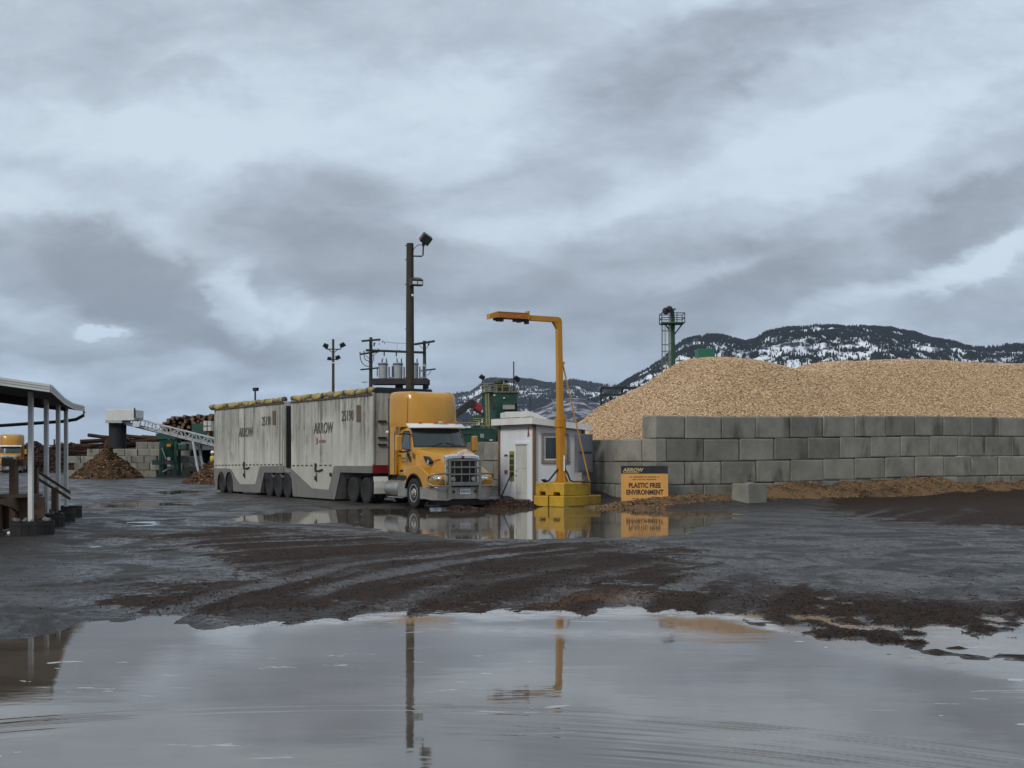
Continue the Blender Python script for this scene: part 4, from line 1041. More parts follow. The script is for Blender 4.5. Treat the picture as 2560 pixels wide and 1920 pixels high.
# ------------------------------------------------------------------ orange sign leaning on the wall
def make_sign():
    W, Hh = 1.66, 1.26
    OR = M('sign_orange', (.60, .30, .075), .5, 0, .06, 1.5, dirt=(.34, .16, .05), damt=.4)
    BK = M('sign_black', (.010, .010, .013), .45, 0, .3, 4, dirt=(.06, .06, .05), damt=.35, dscale=2)
    INK = M('sign_ink', (.03, .012, .006), .5, 0, .1, 4)
    SML = M('sign_small_ink', (.16, .07, .015), .5, 0, .1, 4)
    G = M('sign_gold', (.50, .36, .16), .5, 0, .15, 4)
    root = thing('sign_board', 'orange sign with a black header, lettered PLASTIC FREE ENVIRONMENT', 'sign', (4.66, 44.9, .17), .05)
    board = MB().box((0, 0, Hh / 2), (W, .03, Hh)).build('board', OR, root, bevel=.004)
    MB().box((0, -.017, Hh - .13), (W - .004, .008, .27)).build('header_panel', BK, board)
    X90 = (R(90), 0, 0)
    text_part('header_lettering', 'ARROW', .185, G, board, (-W / 2 + .07, -.024, Hh - .20), X90, .22, 1.0, .002, bold=.006)
    MB().box((-W / 2 + .35, -.022, Hh - .235), (.56, .004, .018)).build('header_rule', G, board)
    text_part('main_lettering', 'PLASTIC FREE', .235, INK, board, (0, -.0175, .50), X90, 0, .80, .002, 'CENTER', .009)
    text_part('main_lettering', 'ENVIRONMENT', .235, INK, board, (0, -.0175, .26), X90, 0, .80, .002, 'CENTER', .009)
    def scribble(z, words, ht):
        b_ = MB(); tot = sum(words) + .035 * (len(words) - 1); x = -tot / 2
        for w_ in words:
            xx = x
            while xx < x + w_ - .012:
                g = random.uniform(.014, .024)
                b_.box((xx + g / 2, -.0165, z), (g * .72, .003, ht * random.choice((1, 1, .82)))); xx += g
            x += w_ + .035
        b_.build('small_print', SML, board)
    scribble(.875, [.09, .36, .10, .30, .06], .042); scribble(.79, [.14, .13, .10, .38], .042); scribble(.115, [.26, .17, .04, .18, .12], .036)
    for x in (-.55, .55): MB().box((x, .27, .42), (.05, .05, .92), (.24, 0, 0)).build('back_stake', M('grey_timber', (.11, .085, .06), .8, 0, .2, 5), root)
    board.rotation_euler = (R(-5), 0, 0)
make_sign()

# ------------------------------------------------------------------ load scanner: yellow mast on yellow blocks
YC = M('yellow_concrete', (.54, .325, .025), .6, 0, .12, 2, .25, 25, dirt=(.15, .095, .045), damt=.65, dscale=1.1, dstretch=(1, 1, 1.2))
YM = M('mast_yellow', (.48, .215, .012), .4, 0, .06, 2, dirt=(.30, .15, .03), damt=.3)
E1, E2 = Vector((-.75, .66, 0)), Vector((.66, .75, 0)); BC = Vector((1.79, 44.5, 0)); rzB = math.atan2(E2.y, E2.x)
def yblock(o0, l2, w1, z, h, label, notch=False):
    # local x along E2, y along E1 from corner o0
    m = MB()
    if notch:
        pts = [(0, h), (w1, h), (w1, 0), (w1 - .20, 0), (w1 - .20, .13), (w1 - .46, .13), (w1 - .46, 0), (.50, 0), (.46, .12), (.20, .12), (.16, 0), (0, 0)]
        m.prism(pts, 0, l2, 'x')
    else: m.box((l2 / 2, w1 / 2, h / 2), (l2, w1, h))
    o = m.build('yellow_block', YC, None, bevel=.03)
    o.location = o0 + Vector((0, 0, z)); o.rotation_euler = (0, 0, rzB)
    return tag(o, label, 'concrete block', 'yellow base blocks of the scanner mast')
yblock(BC - Vector((0, 0, 0)), 2.15, .66, -.06, .44, 'lower right yellow concrete block under the scanner mast, standing in the puddle')
yblock(BC + E1 * .72, 2.15, .64, -.06, .44, 'lower left yellow concrete block under the scanner mast, next to the hut')
yblock(BC + E1 * .02 + E2 * .04, 1.55, 1.30, .385, .455, 'upper yellow concrete block with two fork slots carrying the scanner mast', True)
def make_mast():
    base = BC + E1 * .66 + E2 * .70; base.z = .842
    root = thing('scanner_mast', 'tall yellow square mast with an overhead arm on yellow blocks', 'scanner', base)
    AD = Vector((-.884, -.467, 0)); rza = math.atan2(AD.y, AD.x)
    top = 5.80
    lean = Vector((-.10, 0, 0))
    q = Euler((0, 0, rza))
    def sq(p, w): 
        out = []
        for i, j in ((-1, -1), (1, -1), (1, 1), (-1, 1)):
            d = Vector((i * w / 2, j * w / 2, 0)); d.rotate(q); out.append(Vector(p) + d)
        return out
    MB().loft([sq((0, 0, .02), .26), sq(lean * .45 + Vector((0, 0, 2.25)), .255)]).loft([sq(lean * .44 + Vector((0, 0, 2.2)), .205), sq(lean + Vector((0, 0, top - .10)), .185)]).build('column', YM, root, bevel=.012)
    MB().loft([sq(lean * .38 + Vector((0, 0, 1.95)), .30), sq(lean * .45 + Vector((0, 0, 2.28)), .30)]).build('column_sleeve', YM, root, bevel=.012)
    bp = MB().box((0, 0, .012), (.62, .62, .024), q)
    for i in range(4):
        a = rza + i * math.pi / 2
        d = Vector((math.cos(a), math.sin(a), 0)); n_ = Vector((-d.y, d.x, 0)) * .008
        t = [d * .11 + Vector((0, 0, .02)), d * .29 + Vector((0, 0, .02)), d * .11 + Vector((0, 0, .42))]
        bp.loft([[p + n_ for p in t], [p - n_ for p in t]])
    bp.build('foot_plate', YM, root)
    # arm: inner tube, then the scanner head housing
    def along(a, z, off=0): return lean + AD * a + Vector((-AD.y, AD.x, 0)) * off + Vector((0, 0, z))
    def bar(a0, a1, z0, z1, w, h): 
        m = []
        for a, z in ((a0, z0), (a1, z1)):
            m.append([along(a, z - h / 2, -w / 2), along(a, z - h / 2, w / 2), along(a, z + h / 2, w / 2), along(a, z + h / 2, -w / 2)])
        return m
    MB().loft([[along(-.10, top - .12, -.095), along(-.10, top - .12, .095), along(-.04, top + .03, .095), along(-.04, top + .03, -.095)], *[[along(a, z - .10, -.095), along(a, z - .10, .095), along(a, z + .085, .095), along(a, z + .085, -.095)] for a, z in ((.05, top - .02), (1.40, top - .01))]]).build('arm', YM, root, bevel=.008)
    MB().loft([[along(.10, top - .10, -.08), along(.10, top - .10, .08), along(.10, top - .34, .08), along(.10, top - .34, -.08)], [along(.24, top - .12, -.08), along(.24, top - .12, .08), along(.12, top - .30, .08), along(.12, top - .30, -.08)]]).build('corner_gusset', YM, root)
    hd = MB().loft(bar(1.28, 2.52, top + .02, top + .02, .26, .20)).loft([[along(2.52, top - .08, -.13), along(2.52, top - .08, .13), along(2.52, top + .12, .13), along(2.52, top + .12, -.13)], [along(2.80, top - .15, -.13), along(2.80, top - .15, .13), along(2.80, top + .04, .13), along(2.80, top + .04, -.13)]]).build('scanner_head', YM, root, bevel=.01)
    MB().loft(bar(1.25, 1.29, top + .06, top + .06, .28, .30)).build('head_flange', YM, hd)
    MB().loft(bar(1.30, 2.50, top + .125, top + .125, .30, .02)).build('head_cover', YM, hd)
    dv = MB()
    for a, w_, h_ in ((1.30, .12, .16), (1.47, .10, .09), (1.60, .13, .12), (1.74, .16, .10), (2.36, .24, .12), (2.52, .12, .09)):
        dv.loft(bar(a - w_ / 2, a + w_ / 2, top - .08 - h_ / 2, top - .08 - h_ / 2, .16, h_))
    dv.loft(bar(1.3, 2.5, top - .09, top - .09, .22, .03))
    dv.build('sensor_units', BLK, hd)
    # lettering on the side of the head that faces the yard
    n_ = Vector((AD.y, -AD.x, 0)); n_ = n_ if n_.y < 0 else -n_
    p = along(2.42, top - .055) + n_ * .134
    t = text_part('head_lettering', 'LOADSCAN', .185, M('red_ink', (.45, .06, .02), .5), hd, p, (R(90), 0, math.atan2(-AD.y, -AD.x)), 0, 1.12, .002, bold=.002)
    # crank, conduit, warning sticker
    MB().tube([(.14, -.10, 1.0), (.20, -.12, .98), (.20, -.12, .72), (.34, -.13, .72)], .016, 6).build('crank_handle', BLK, root)
    MB().box((.10, -.145, 1.85), (.05, .02, 1.1)).build('conduit', M('rusty_yellow', (.34, .12, .01), .5), root)
    MB().box((.09, -.14, .68), (.05, .006, .55)).build('white_sticker', WHITE, root)
    MB().tube([(-.10, -.05, .50), (-.30, -.10, .26), (-.46, -.18, .06), (-.62, -.22, .03), (-.70, -.26, .09), (-.60, -.30, .10), (-.5, -.3, .03)], .035, 8).build('black_cable', BLK, root, smooth=True)
    MB().tube([(.12, -.05, .48), (.22, -.08, .30), (.30, -.12, .08), (.42, -.12, .02), (1.1, -.1, .02)], .035, 8).build('black_cable', BLK, root, smooth=True)
    MB().cyl((.04, .02, 4.22), (1.03, .55, .02), .028, n=8).build('brace', M('brace_yellow', (.46, .24, .06), .5, 0, .15, 4), root)
    MB().box((.06, .02, 4.24), (.12, .06, .10)).build('brace_lug', YM, root)
make_mast()

# ------------------------------------------------------------------ white weigh hut
def make_hut():
    HW = M('hut_white', (.73, .76, .80), .6, 0, .04, 1.5, dirt=(.46, .46, .44), damt=.35, dscale=.8)
    TRIM = M('brown_corner_trim', (.20, .115, .06), .7, 0, .2, 5, dirt=(.07, .05, .04), damt=.5)
    SOF = M('fascia_white', (.70, .70, .68), .5, 0, .05, 2, dirt=(.35, .33, .28), damt=.4)
    corner = Vector((.82, 46.9, .12))
    root = thing('weigh_hut', 'small white flat-roofed hut with a door and a window, behind the yellow mast', 'hut', corner, rzR)
    # local x along the right face, local y along the left face
    w, l, h0, h1 = 2.55, 2.12, 2.98, 2.80
    MB().prism([(0, 0), (l, 0), (l, h1), (0, h0)], 0, w, 'y').build('wall', HW, root)
    rf = MB(); ov = .22
    rf.prism([(-ov, h0 + .02), (l + ov, h1 - .02), (l + ov, h1 + .03), (-ov, h0 + .07)], -ov, w + ov, 'y')
    roof = rf.build('roof', M('dark_roofing', (.03, .03, .032), .8), root)
    f = MB()
    f.box((-ov - .012, w / 2, h0 - .03), (.03, w + 2 * ov + .05, .24))
    f.prism([(-ov - .02, h0 - .15), (l + ov + .02, h1 - .19), (l + ov + .02, h1 + .02), (-ov - .02, h0 + .09)], -ov - .03, -ov - .001, 'y')
    f.build('fascia', SOF, roof)
    sn = MB()
    for i in range(40): sn.box((-ov + random.uniform(0, .1), -ov + (w + 2 * ov) * i / 40, h0 + .10), (.06, .04, random.uniform(.01, .05)))
    sn.build('roof_gravel', M('roof_grit', (.13, .12, .1), .9), roof)
    for (x, y, dx, dy) in ((-.012, -.012, .10, .10), (-.012, w + .01, .09, .10), (l + .01, -.012, .10, .09)):
        MB().box((x, y, h0 / 2 - .08), (dx, dy, h0 - .18 if x < 1 else h1 - .10)).build('corner_trim', TRIM, root)
    # door on the left face (x = 0 plane, looking towards -x)
    dy0 = .42
    dr = MB().box((-.012, dy0 + .45, 1.07), (.04, .86, 2.02)).build('door', M('door_white', (.56, .57, .55), .5, 0, .04, 2, dirt=(.33, .32, .29), damt=.5), root)
    fr = MB().box((-.02, dy0 - .02, 1.10), (.05, .09, 2.2)).box((-.02, dy0 + .92, 1.10), (.05, .09, 2.2)).box((-.02, dy0 + .45, 2.14), (.05, .86, .10)).build('door_frame', HW, dr, bevel=.006)
    MB().box((-.045, dy0 + .45, 2.085), (.02, .88, .025)).build('drip_strip', M('grey_strip', (.2, .2, .2), .6), dr)
    pn = MB()
    for z in (.62, 1.55):
        for y in (.22, .68): pn.box((-.035, dy0 + y, z), (.012, .28, .66 if z < 1 else .72))
    pn.build('door_panel', M('door_white', (1, 1, 1)), dr, bevel=.006)
    MB().lathe([(.004, -.07), (.03, -.065), (.036, -.04), (.016, -.02), (.03, 0)], (-.035, dy0 + .80, .95), 'x', 12).build('door_handle', CHROME, dr)
    MB().lathe([(.004, -.03), (.03, -.025), (.034, 0)], (-.035, dy0 + .80, 1.12), 'x', 12).build('deadbolt', CHROME, dr)
    MB().box((-.18, dy0 + .45, .02), (.34, 1.2, .08)).build('door_step', M('grey_timber', (.11, .085, .06)), root)
    # notices
    n1 = MB().box((-.012, 1.62, 1.28), (.016, .36, 1.12)).build('yellow_notice', M('notice_yellow', (.24, .215, .05), .5), root)
    b_ = MB()
    for z, hh in ((1.66, .10), (1.44, .18), (1.20, .18), (.98, .15)): b_.box((-.023, 1.62, z), (.004, .30, hh))
    b_.build('dark_print', M('notice_ink', (.05, .045, .02), .6, 0, .5, 20), n1)
    n2 = MB().box((-.012, 2.05, 1.34), (.014, .26, .78)).build('white_notice', WHITE, root)
    MB().box((-.021, 2.05, 1.68), (.004, .25, .08)).build('blue_band', M('notice_blue', (.04, .06, .14), .5), n2)
    MB().box((-.021, 2.05, 1.05), (.004, .25, .15)).build('red_band', M('notice_red', (.35, .07, .08), .5, 0, .4, 22), n2)
    MB().prism([(.42, 2.78), (.34, 2.42), (.47, 2.36)], -.02, -.008, 'x').build('rust_pennant', M('rust_red', (.22, .075, .05), .7), root)
    # window on the right face (y = 0 plane)
    wf = MB()
    x0, x1, z0, z1 = .40, 1.36, 1.50, 2.40
    for (c, d) in ((((x0 + x1) / 2, -.02, z1 + .05), (x1 - x0 + .22, .05, .11)), (((x0 + x1) / 2, -.02, z0 - .05), (x1 - x0 + .22, .05, .11)), ((x0 - .055, -.021, (z0 + z1) / 2), (.11, .05, z1 - z0)), ((x1 + .055, -.021, (z0 + z1) / 2), (.11, .05, z1 - z0))): wf.box(c, d)
    wn = wf.build('window', M('window_casing', (.26, .22, .19), .7, 0, .12, 5), root, bevel=.004)
    g = MB()
    for (c, d) in ((((x0 + x1) / 2, -.012, z1 - .03), (x1 - x0, .03, .06)), (((x0 + x1) / 2, -.012, z0 + .03), (x1 - x0, .03, .06)), ((x0 + .03, -.013, (z0 + z1) / 2), (.06, .03, z1 - z0 - .12)), ((x1 - .03, -.013, (z0 + z1) / 2), (.06, .03, z1 - z0 - .12)), (((x0 + x1) / 2 + .1, -.013, (z0 + z1) / 2), (.05, .03, z1 - z0 - .12))): g.box(c, d)
    g.build('window_frame', WHITE, wn)
    MB().box(((x0 + x1) / 2, -.004, (z0 + z1) / 2), (x1 - x0 - .1, .01, z1 - z0 - .1)).build('pane', GLASS, wn)
    # skids under the hut
    for y in (.2, w - .2): MB().box((l / 2, y, -.08), (l + .1, .16, .17)).build('skid', M('grey_timber', (.11, .085, .06)), root)
    return root, corner
hut, HC = make_hut()
def on_hut(x, y, z):
    v = Vector((x, y, z)); v.rotate(Euler((0, 0, rzR))); return HC + v
# grey switch cabinet on a post before the right face
p = on_hut(1.86, -.45, 0)
GRY = M('cabinet_grey', (.15, .165, .19), .45, .2, .08, 3, dirt=(.10, .10, .1), damt=.5)
r_ = thing('switch_cabinet', 'grey steel cabinet on a grey post at the right corner of the hut', 'cabinet', (p.x, p.y, .12), rzR)
cb = MB().box((0, 0, 1.76), (.66, .24, 1.42)).build('cabinet_box', GRY, r_, bevel=.012)
for z in (1.43, 2.13): MB().box((0, -.128, z), (.56, .02, .62)).build('cabinet_door', GRY, cb, bevel=.008)
MB().box((-.0, -.145, 1.78), (.5, .02, .04)).build('latch_bar', DARKM, cb)
MB().box((.06, 0, .50), (.15, .12, 1.12)).build('post', GRY, r_)
MB().cyl((.30, .06, -.05), (.30, .06, 2.4), .04, n=8).build('conduit', GRY, r_)
# dark bar leaning on the hut by the notices
p0, p1 = on_hut(-.42, 1.72, .12), on_hut(-.03, 1.58, 1.06)
o = MB().cyl(p0, p1, .026, n=8).cyl(p1 - (p1 - p0) * .16, p1, .045, n=8).cyl(p0, p0 + (p1 - p0) * .05, .06, n=8).build('pry_bar', DARKM)
tag(o, 'dark steel bar leaning against the hut wall under the yellow notice', 'bar')
# white storage bin behind the hut, with a whip aerial
p = at(1302, 1040, 56)
r_ = thing('storage_tank', 'white box-shaped tank showing above the hut roof', 'tank', (p.x, p.y, 0), .15)
MB().prism([(-.78, .4), (-.78, 3.68), (.30, 3.70), (.98, 3.42), (1.10, 3.1), (1.10, .4)], -.9, .9).build('tank_body', WHITE, r_, bevel=.015)
MB().box((0, 0, .2), (1.5, 1.6, .4)).build('tank_stand', DARKM, r_)
MB().cyl((.25, -.75, 3.6), (.30, -.75, 4.3), .022, n=6).build('aerial', DARKM, r_)

# ------------------------------------------------------------------ timber pole with two flood lamps
WOODP = M('dark_timber_pole', (.040, .030, .023), .85, 0, .3, 6, .5, 22, dirt=(.02, .016, .013), damt=.6, dscale=2.5, dstretch=(2, 2, .12))
LAMPB = M('lamp_black', (.022, .019, .018), .5, .3, .2, 5)
def make_pole():
    b = at(1025, 1244, 54.6)
    root = thing('floodlight_pole', 'thick dark timber pole with two flood lamps, behind the yellow tractor', 'light pole', (b.x, b.y, 0))
    H_ = 10.85; m = MB()
    m.loft([[(r_ * math.cos(t), r_ * math.sin(t), z) for t in [2 * math.pi * k / 16 for k in range(16)]] for r_, z in ((.205, -.2), (.192, 2), (.18, 5), (.168, 8), (.155, 10.6), (.15, H_))])
    m.build('pole_shaft', WOODP, root, smooth=True)
    MB().tube([(.14, -.05, 10.30), (.52, -.07, 10.29), (.56, -.07, 10.33), (.57, -.07, 10.72)], .032, 8).build('lamp_arm', LAMPB, root)
    MB().tube([(.12, -.10, 10.35), (.18, -.12, 10.62), (.34, -.1, 10.76), (.50, -.08, 10.78)], .016, 6).build('cable', LAMPB, root)
    e = Euler((R(28), R(30), R(25)))
    l1 = MB().box((.68, -.10, 11.02), (.42, .40, .38), e).build('flood_lamp', LAMPB, root, bevel=.02)
    d = Vector((0, -.205, 0)); d.rotate(e)
    MB().box(Vector((.68, -.10, 11.02)) + d, (.34, .02, .30), e).build('lamp_glass', GLASS, l1)
    MB().box((.58, -.08, 10.80), (.12, .12, .16)).build('yoke', LAMPB, root)
    e2 = Euler((R(-18), 0, R(18)))
    l2 = MB().prism([(-.02, -.22), (-.02, .16), (-.42, .02), (-.42, -.24)], -.26, .26, 'x')
    for v in l2.bm.verts: v.co.rotate(Euler((0, 0, R(22)))); v.co += Vector((.20, -.14, 9.22))
    l2 = l2.build('wall_lamp', LAMPB, root, bevel=.015)
    g = MB()
    for x in (-.12, .12):
        g.box((x, -.434, -.12), (.20, .015, .13))
    for v in g.bm.verts: v.co.rotate(Euler((0, 0, R(22)))); v.co += Vector((.20, -.14, 9.22))
    g.build('lamp_glass', LENS, l2)
    MB().lathe([(.004, -.04), (.05, -.03), (.055, .02), (.004, .04)], (.12, -.15, 8.62), 'y', 12).build('white_sensor', WHITE, root)
    b_ = MB()
    for z in (10.75, 10.15, 9.1, 7.2): b_.cyl((-.22, 0, z), (-.12, 0, z), .018, n=6)
    b_.build('bolt', LAMPB, root)
make_pole()

# ================================================================== LEFT: CANOPY, STAIRS, PLANTERS
CANW = M('canopy_white', (.62, .63, .61), .5, .1, .06, 2, dirt=(.25, .24, .21), damt=.4)
SOFF = M('soffit_dark', (.060, .052, .045), .7, 0, .15, 3)
def make_canopy():
    root = thing('entrance_canopy', 'white carport canopy on four slim white posts at the left edge', 'canopy', (-11.7, 32, 0))
    L0 = Vector((-11.7, 32, 0))
    eave = [at(126, 967, 27.0), at(160, 1000, 33.2), at(180, 1011, 36.2), at(209, 1018, 38.4)]
    eave = [Vector((p.x, p.y, 3.24)) for p in eave]
    out = Vector((-.965, -.262, 0)); sl = .135
    def row(k, z): return [p + out * k + Vector((0, 0, z + sl * k)) - L0 for p in eave]
    top = MB()
    a, b, c = row(0, .03), row(4.2, .03), row(8.4, .03 - sl * 8.4)
    for q in (0,):
        pass
    n = len(a)
    def skin(r0, r1, th):
        m = []
        for i in range(n): m.append([r0[i], r1[i], r1[i] - Vector((0, 0, th)), r0[i] - Vector((0, 0, th))])
        return m
    rt = top.loft(skin(a, b, .05)).loft(skin(b, c, .05)).build('roof_sheet', CANW, root)
    so = MB().loft(skin([p - Vector((0, 0, .06)) for p in row(.02, 0)], [p - Vector((0, 0, .06)) for p in row(4.2, 0)], .05)).loft(skin([p - Vector((0, 0, .06)) for p in row(4.2, 0)], [p - Vector((0, 0, .06)) for p in row(8.4, -sl * 8.4)], .05)).build('soffit', SOFF, root)
    fs = MB()
    e0 = row(-.03, .045); e1 = row(0, .045)
    fs.loft([[p, q, q - Vector((0, 0, .165)), p - Vector((0, 0, .165))] for p, q in zip(e0, e1)])
    rib = MB()
    for dz in (.05, .10): rib.loft([[p + Vector((.006, 0, -dz)), p + Vector((-.002, 0, -dz)), p + Vector((-.002, 0, -dz - .012)), p + Vector((.006, 0, -dz - .012))] for p in e0])
    fy = Vector((0, -.03, 0))
    for (i, sgn) in ((0, -1), (n - 1, 1)):
        A = [row(k, .05)[i] for k in (0, 4.2)] ; C_ = row(8.4, .05 - sl * 8.4)[i]
        A.append(C_); d_ = Vector((.262 * 0, .04 * sgn, 0))
        fs.loft([[p + d_ * .1, p + d_, p + d_ - Vector((0, 0, .165)), p + d_ * .1 - Vector((0, 0, .165))] for p in A])
        if sgn < 0:
            for dz in (.05, .10): rib.loft([[p + d_ * 1.15 - Vector((0, 0, dz)), p + d_ - Vector((0, 0, dz)), p + d_ - Vector((0, 0, dz + .012)), p + d_ * 1.15 - Vector((0, 0, dz + .012))] for p in A])
    f_ = fs.build('fascia', CANW, root); rib.build('fascia_groove', M('groove_grey', (.2, .2, .19), .6), f_)
    posts = [(-10.62, 28.25), (-11.46, 31.5), (-12.02, 33.9), (-12.70, 36.45)]
    for i, (x, y) in enumerate(posts):
        MB().box((x - L0.x, y - L0.y, (3.20 + .36) / 2), (.10, .10, 3.20 - .30)).build('post', CANW, root, bevel=.008)
    MB().tube([eave[-1] - L0 + Vector((.02, 0, -.12)), eave[-1] - L0 + Vector((.0, 0, -.24)), eave[-1] - L0 + Vector((-.22, 0, -.36)), eave[-1] - L0 + Vector((-.6, 0, -.42)), at(0, 1064, 38.4) - L0, at(-120, 1084, 38.4) - L0], .05, 8).build('downpipe', M('brown_pipe', (.035, .028, .025), .5, .2), root)
    for i in (1, 2): MB().box((-1.2 - .75 * i, -4 + 4 * i, 3.36), (3.6, .10, .16), (0, .13, .26)).build('roof_beam', SOFF, root)
    return posts
POSTS = make_canopy()
TUBW = M('dark_planter_wood', (.012, .009, .008), .8, 0, .3, 6, dirt=(.04, .033, .028), damt=.5)
PLK = ['nearest dark wooden tub at the foot of the first canopy post', 'second dark wooden tub, under the second canopy post', 'third dark wooden tub, under the third canopy post', 'farthest dark wooden tub at the foot of the last canopy post']
for i, (x, y) in enumerate(POSTS):
    k = .92 if i == 0 else .78
    r_ = thing('wooden_tub', PLK[i], 'planter', (x + .02, y + .05, 0), .2 + .1 * i, 'tubs holding the canopy posts')
    t = MB(); n = 18
    for a in range(n):
        t0 = 2 * math.pi * a / n; w_ = k * .5 * 2 * math.pi / n * .96
        t.box((k * .48 * math.cos(t0), k * .48 * math.sin(t0), .165), (.04, w_, .38), (0, 0, t0))
    t.build('staves', TUBW, r_)
    MB().cyl((0, 0, .12), (0, 0, .31), k * .45, n=18).build('soil', M('tub_soil', (.05, .042, .035), .9, 0, .3, 10, .5, 30), r_)
    MB().lathe([(k * .505, .27), (k * .515, .27), (k * .515, .31), (k * .505, .31)], (0, 0, 0), 'z', 24).build('hoop', DARKM, r_)
    if i < 2:
        for a in range(9):
            t0 = random.uniform(0, 6.28); MB().box((k * .42 * math.cos(t0), k * .42 * math.sin(t0), .36), (random.uniform(.05, .13), random.uniform(.05, .1), random.uniform(.04, .10)), (random.random(), random.random(), t0)).build('stone', M('tub_stone', (.16, .15, .13), .9, 0, .2, 8), r_, bevel=.01)
def make_stairs():
    W_ = M('brown_stain_timber', (.10, .058, .034), .75, 0, .2, 5, .2, 20, dirt=(.045, .03, .02), damt=.5, dstretch=(2, 2, .2))
    root = thing('timber_stairs', 'brown timber steps with a sloping handrail behind the canopy posts', 'stairs', (-11.7, 31, 0))
    O = Vector((-11.7, 31, 0))
    def b(name, c, d, rot=None): return MB().box(Vector(c) - O, d, rot).build(name, W_, root, bevel=.008)
    # posts of the landing
    b('newel_post', (-11.36, 29.15, .83), (.14, .14, 1.70)); b('newel_post', (-11.62, 29.9, 1.05), (.14, .14, 1.25)); b('newel_post', (-11.32, 30.4, .78), (.13, .13, 1.40)); b('newel_post', (-11.86, 33.2, .48), (.14, .14, .98))
    b('newel_cap', (-11.42, 29.4, 1.63), (.50, .30, .15))
    b('landing_board', (-11.5, 29.55, .86), (.9, 1.2, .06))
    MB().prism([(-.95, .10), (-.45, .10), (.45, .38), (.45, .84), (-.95, .84)], -.03, .03, 'y').build('skirt_board', W_, root).location = Vector((-11.15, 29.3, 0)) - O
    MB().prism([(-.75, .84), (.28, .84), (.28, .25), (0, .40), (-.25, .62)], -.03, .03, 'y').build('skirt_board', W_, root).location = Vector((-11.0, 29.42, 0)) - O
    for z0, z1 in ((1.58, .93), (1.40, .78)):
        MB().prism([(0, z0), (1, z1), (1, z1 - .07), (0, z0 - .07)], -.03, .03, 'y').build('handrail', W_, root)
        o = root.children[-1]; o.location = Vector((-11.34, 29.6, 0)) - O; d_ = Vector((-.52, 3.75, 0)); o.scale = (d_.length, 1, 1); o.rotation_euler = (0, 0, math.atan2(d_.y, d_.x))
    for k in range(5): b('stair_tread', (-11.95 - .04 * k, 30.4 + .55 * k, .74 - .15 * k), (1.05, .50, .05))
    MB().prism([(0, .80), (2.9, .0), (2.9, .2), (0, 1.0)], -.025, .025, 'y').build('stringer', W_, root)
    o = root.children[-1]; o.location = Vector((-11.45, 30.2, -.1)) - O; o.rotation_euler = (0, 0, R(97))
    b('side_panel', (-12.1, 29.0, .42), (1.1, .07, .84)); b('newel_post', (-11.75, 28.75, .6), (.14, .14, 1.2))
make_stairs()
for i, (u, v, lab) in enumerate(((26, 1342, 'white paper cup lying by the nearest tub'), (48, 1339, 'small white scrap on the ground beside the nearest tub'))):
    p = gp(u, v); r_ = thing('paper_cup', lab, 'litter', (p.x, p.y, .03 + .02))
    MB().lathe([(.004, -.06), (.035, -.06), (.048, .06), (.044, .06), (.03, -.05)], (0, 0, .03), 'x', 14).build('cup', WHITE, r_, smooth=True)
# the second tractor, far left
T2 = copy_tree(truck); p = at(24, 1182, 133)
T2.location = (p.x, p.y, 0); T2.rotation_euler = (0, 0, math.atan2(-.97, .24)); T2['label'] = 'distant yellow tractor facing the camera behind the canopy posts'

